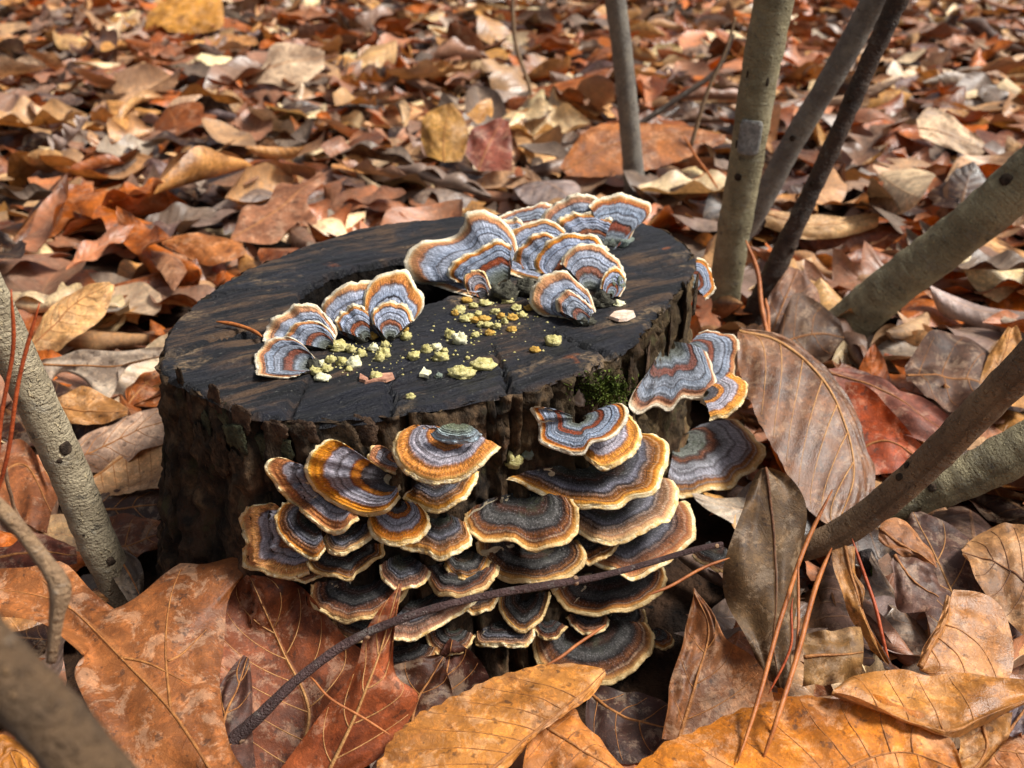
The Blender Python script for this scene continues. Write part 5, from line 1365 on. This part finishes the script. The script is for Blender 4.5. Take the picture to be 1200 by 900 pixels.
# which leaves show largest: one ray through every few pixels of the picture
occV = [Vector(v) for v in allV]
occF = [tuple(f) for f in allF.tolist()]
nL = len(occF)
for V, F in [(allv, allf), (barkV, barkF), (cutV, cutF)] + HEROES:
    k = len(occV)
    occV += [Vector(v) for v in V]; occF += [tuple(i + k for i in f) for f in F]
bvh = BVHTree.FromPolygons(occV, occF)
NF = len(FLO)
seen = np.zeros(len(leaves))
px_sum = np.zeros((len(leaves), 2))
for py in range(2, 900, 5):
    for px in range(2, 1200, 5):
        d = Vector(ray(px, py)).normalized()
        h = bvh.ray_cast(Vector(CAM), d)
        if h[0] is not None and h[2] < nL:
            i = h[2] // NF
            seen[i] += 1; px_sum[i] += (px, py)
order = np.argsort(-seen)
N_IND = min(300 - len(HEROES) - 2, int((seen > 0).sum()))
single = set(int(i) for i in order[:N_IND])

# the rest of the carpet: one joined mass
rest = [i for i in range(len(leaves)) if i not in single]
V = np.concatenate([allV[i * NLV:(i + 1) * NLV] for i in rest])
F = np.concatenate([FLO + k * NLV for k in range(len(rest))])
me = bpy.data.meshes.new('leaf_litter')
me.vertices.add(len(V)); me.vertices.foreach_set('co', V.astype(np.float32).ravel())
me.loops.add(F.size); me.loops.foreach_set('vertex_index', F.astype(np.int32).ravel())
me.polygons.add(len(F)); me.polygons.foreach_set('loop_start', np.arange(0, F.size, 4, dtype=np.int32))
me.polygons.foreach_set('use_smooth', np.ones(len(F), bool))
uvs = np.concatenate([TL[leaves[i][0]][1] for i in rest]).astype(np.float32)
lay = me.uv_layers.new(name='UVMap'); lay.data.foreach_set('uv', uvs[F.ravel()].ravel())
ca = me.color_attributes.new('tint', 'FLOAT_COLOR', 'POINT')
cc = np.ones((len(V), 4), np.float32)
cc[:, :3] = np.repeat(np.array([leaves[i][5] for i in rest]), NLV, axis=0)
ca.data.foreach_set('color', cc.ravel())
me.materials.append(LEAF)
me.update(calc_edges=True); me.validate()
lit = obj('leaf_litter', me)
tag(lit, 'carpet of brown fallen leaves covering the woodland floor', kind='stuff')

# the leaves that show largest, each by itself, labelled by look and by where it lies
KIND = {'oval': 'oval leaf', 'lobed': 'lobed leaf', 'narrow': 'narrow leaf', 'rolled': 'rolled-up leaf', 'pointed': 'broad pointed leaf'}
def region(px, py):
    if py < 70: return 'at the top edge' + (', left' if px < 420 else ', right' if px > 800 else ', middle')
    if py > 640: return 'at the bottom edge' if px < 760 else 'at bottom right'
    if px < 190 and py > 300: return 'left of the stump'
    if px > 830 and py > 300: return 'right of the stump'
    if px > 900: return 'behind the right-hand stems'
    if px > 620: return 'behind the slim stem'
    if py > 190: return 'just behind the stump'
    return 'in the upper left' if px < 330 else 'in the upper centre'
keys = {}
for i in single:
    x, y = px_sum[i] / max(1, seen[i])
    keys.setdefault((TINTS[leaves[i][4]][0], KIND[PAR[leaves[i][0]]['kind']], region(x, y)), []).append((x, i))
ORD = ['leftmost', 'second from left', 'third from left', 'fourth from left', 'fifth from left', 'sixth from left', 'seventh from left', 'eighth from left', 'ninth from left']
names = {}
for (c, k, r), lst in keys.items():
    lst.sort()
    for j, (x, i) in enumerate(lst):
        names[i] = f'{c} {k} {r}' + ('' if len(lst) == 1 else f', {ORD[min(j, 8)]} of {len(lst)}')
for i in sorted(single):
    l = leaves[i]
    V = (TH_[l[0]][0] * l[2]) @ l[1].T
    o = obj('fallen_leaf', make_mesh('fallen_leaf', V, FHI.tolist(), LEAF, TH_[l[0]][1], l[5]), None, l[3])
    tag(o, names[i], 'leaf', 'fallen leaves on the woodland floor')
print('leaves', len(leaves), 'singles', len(single))
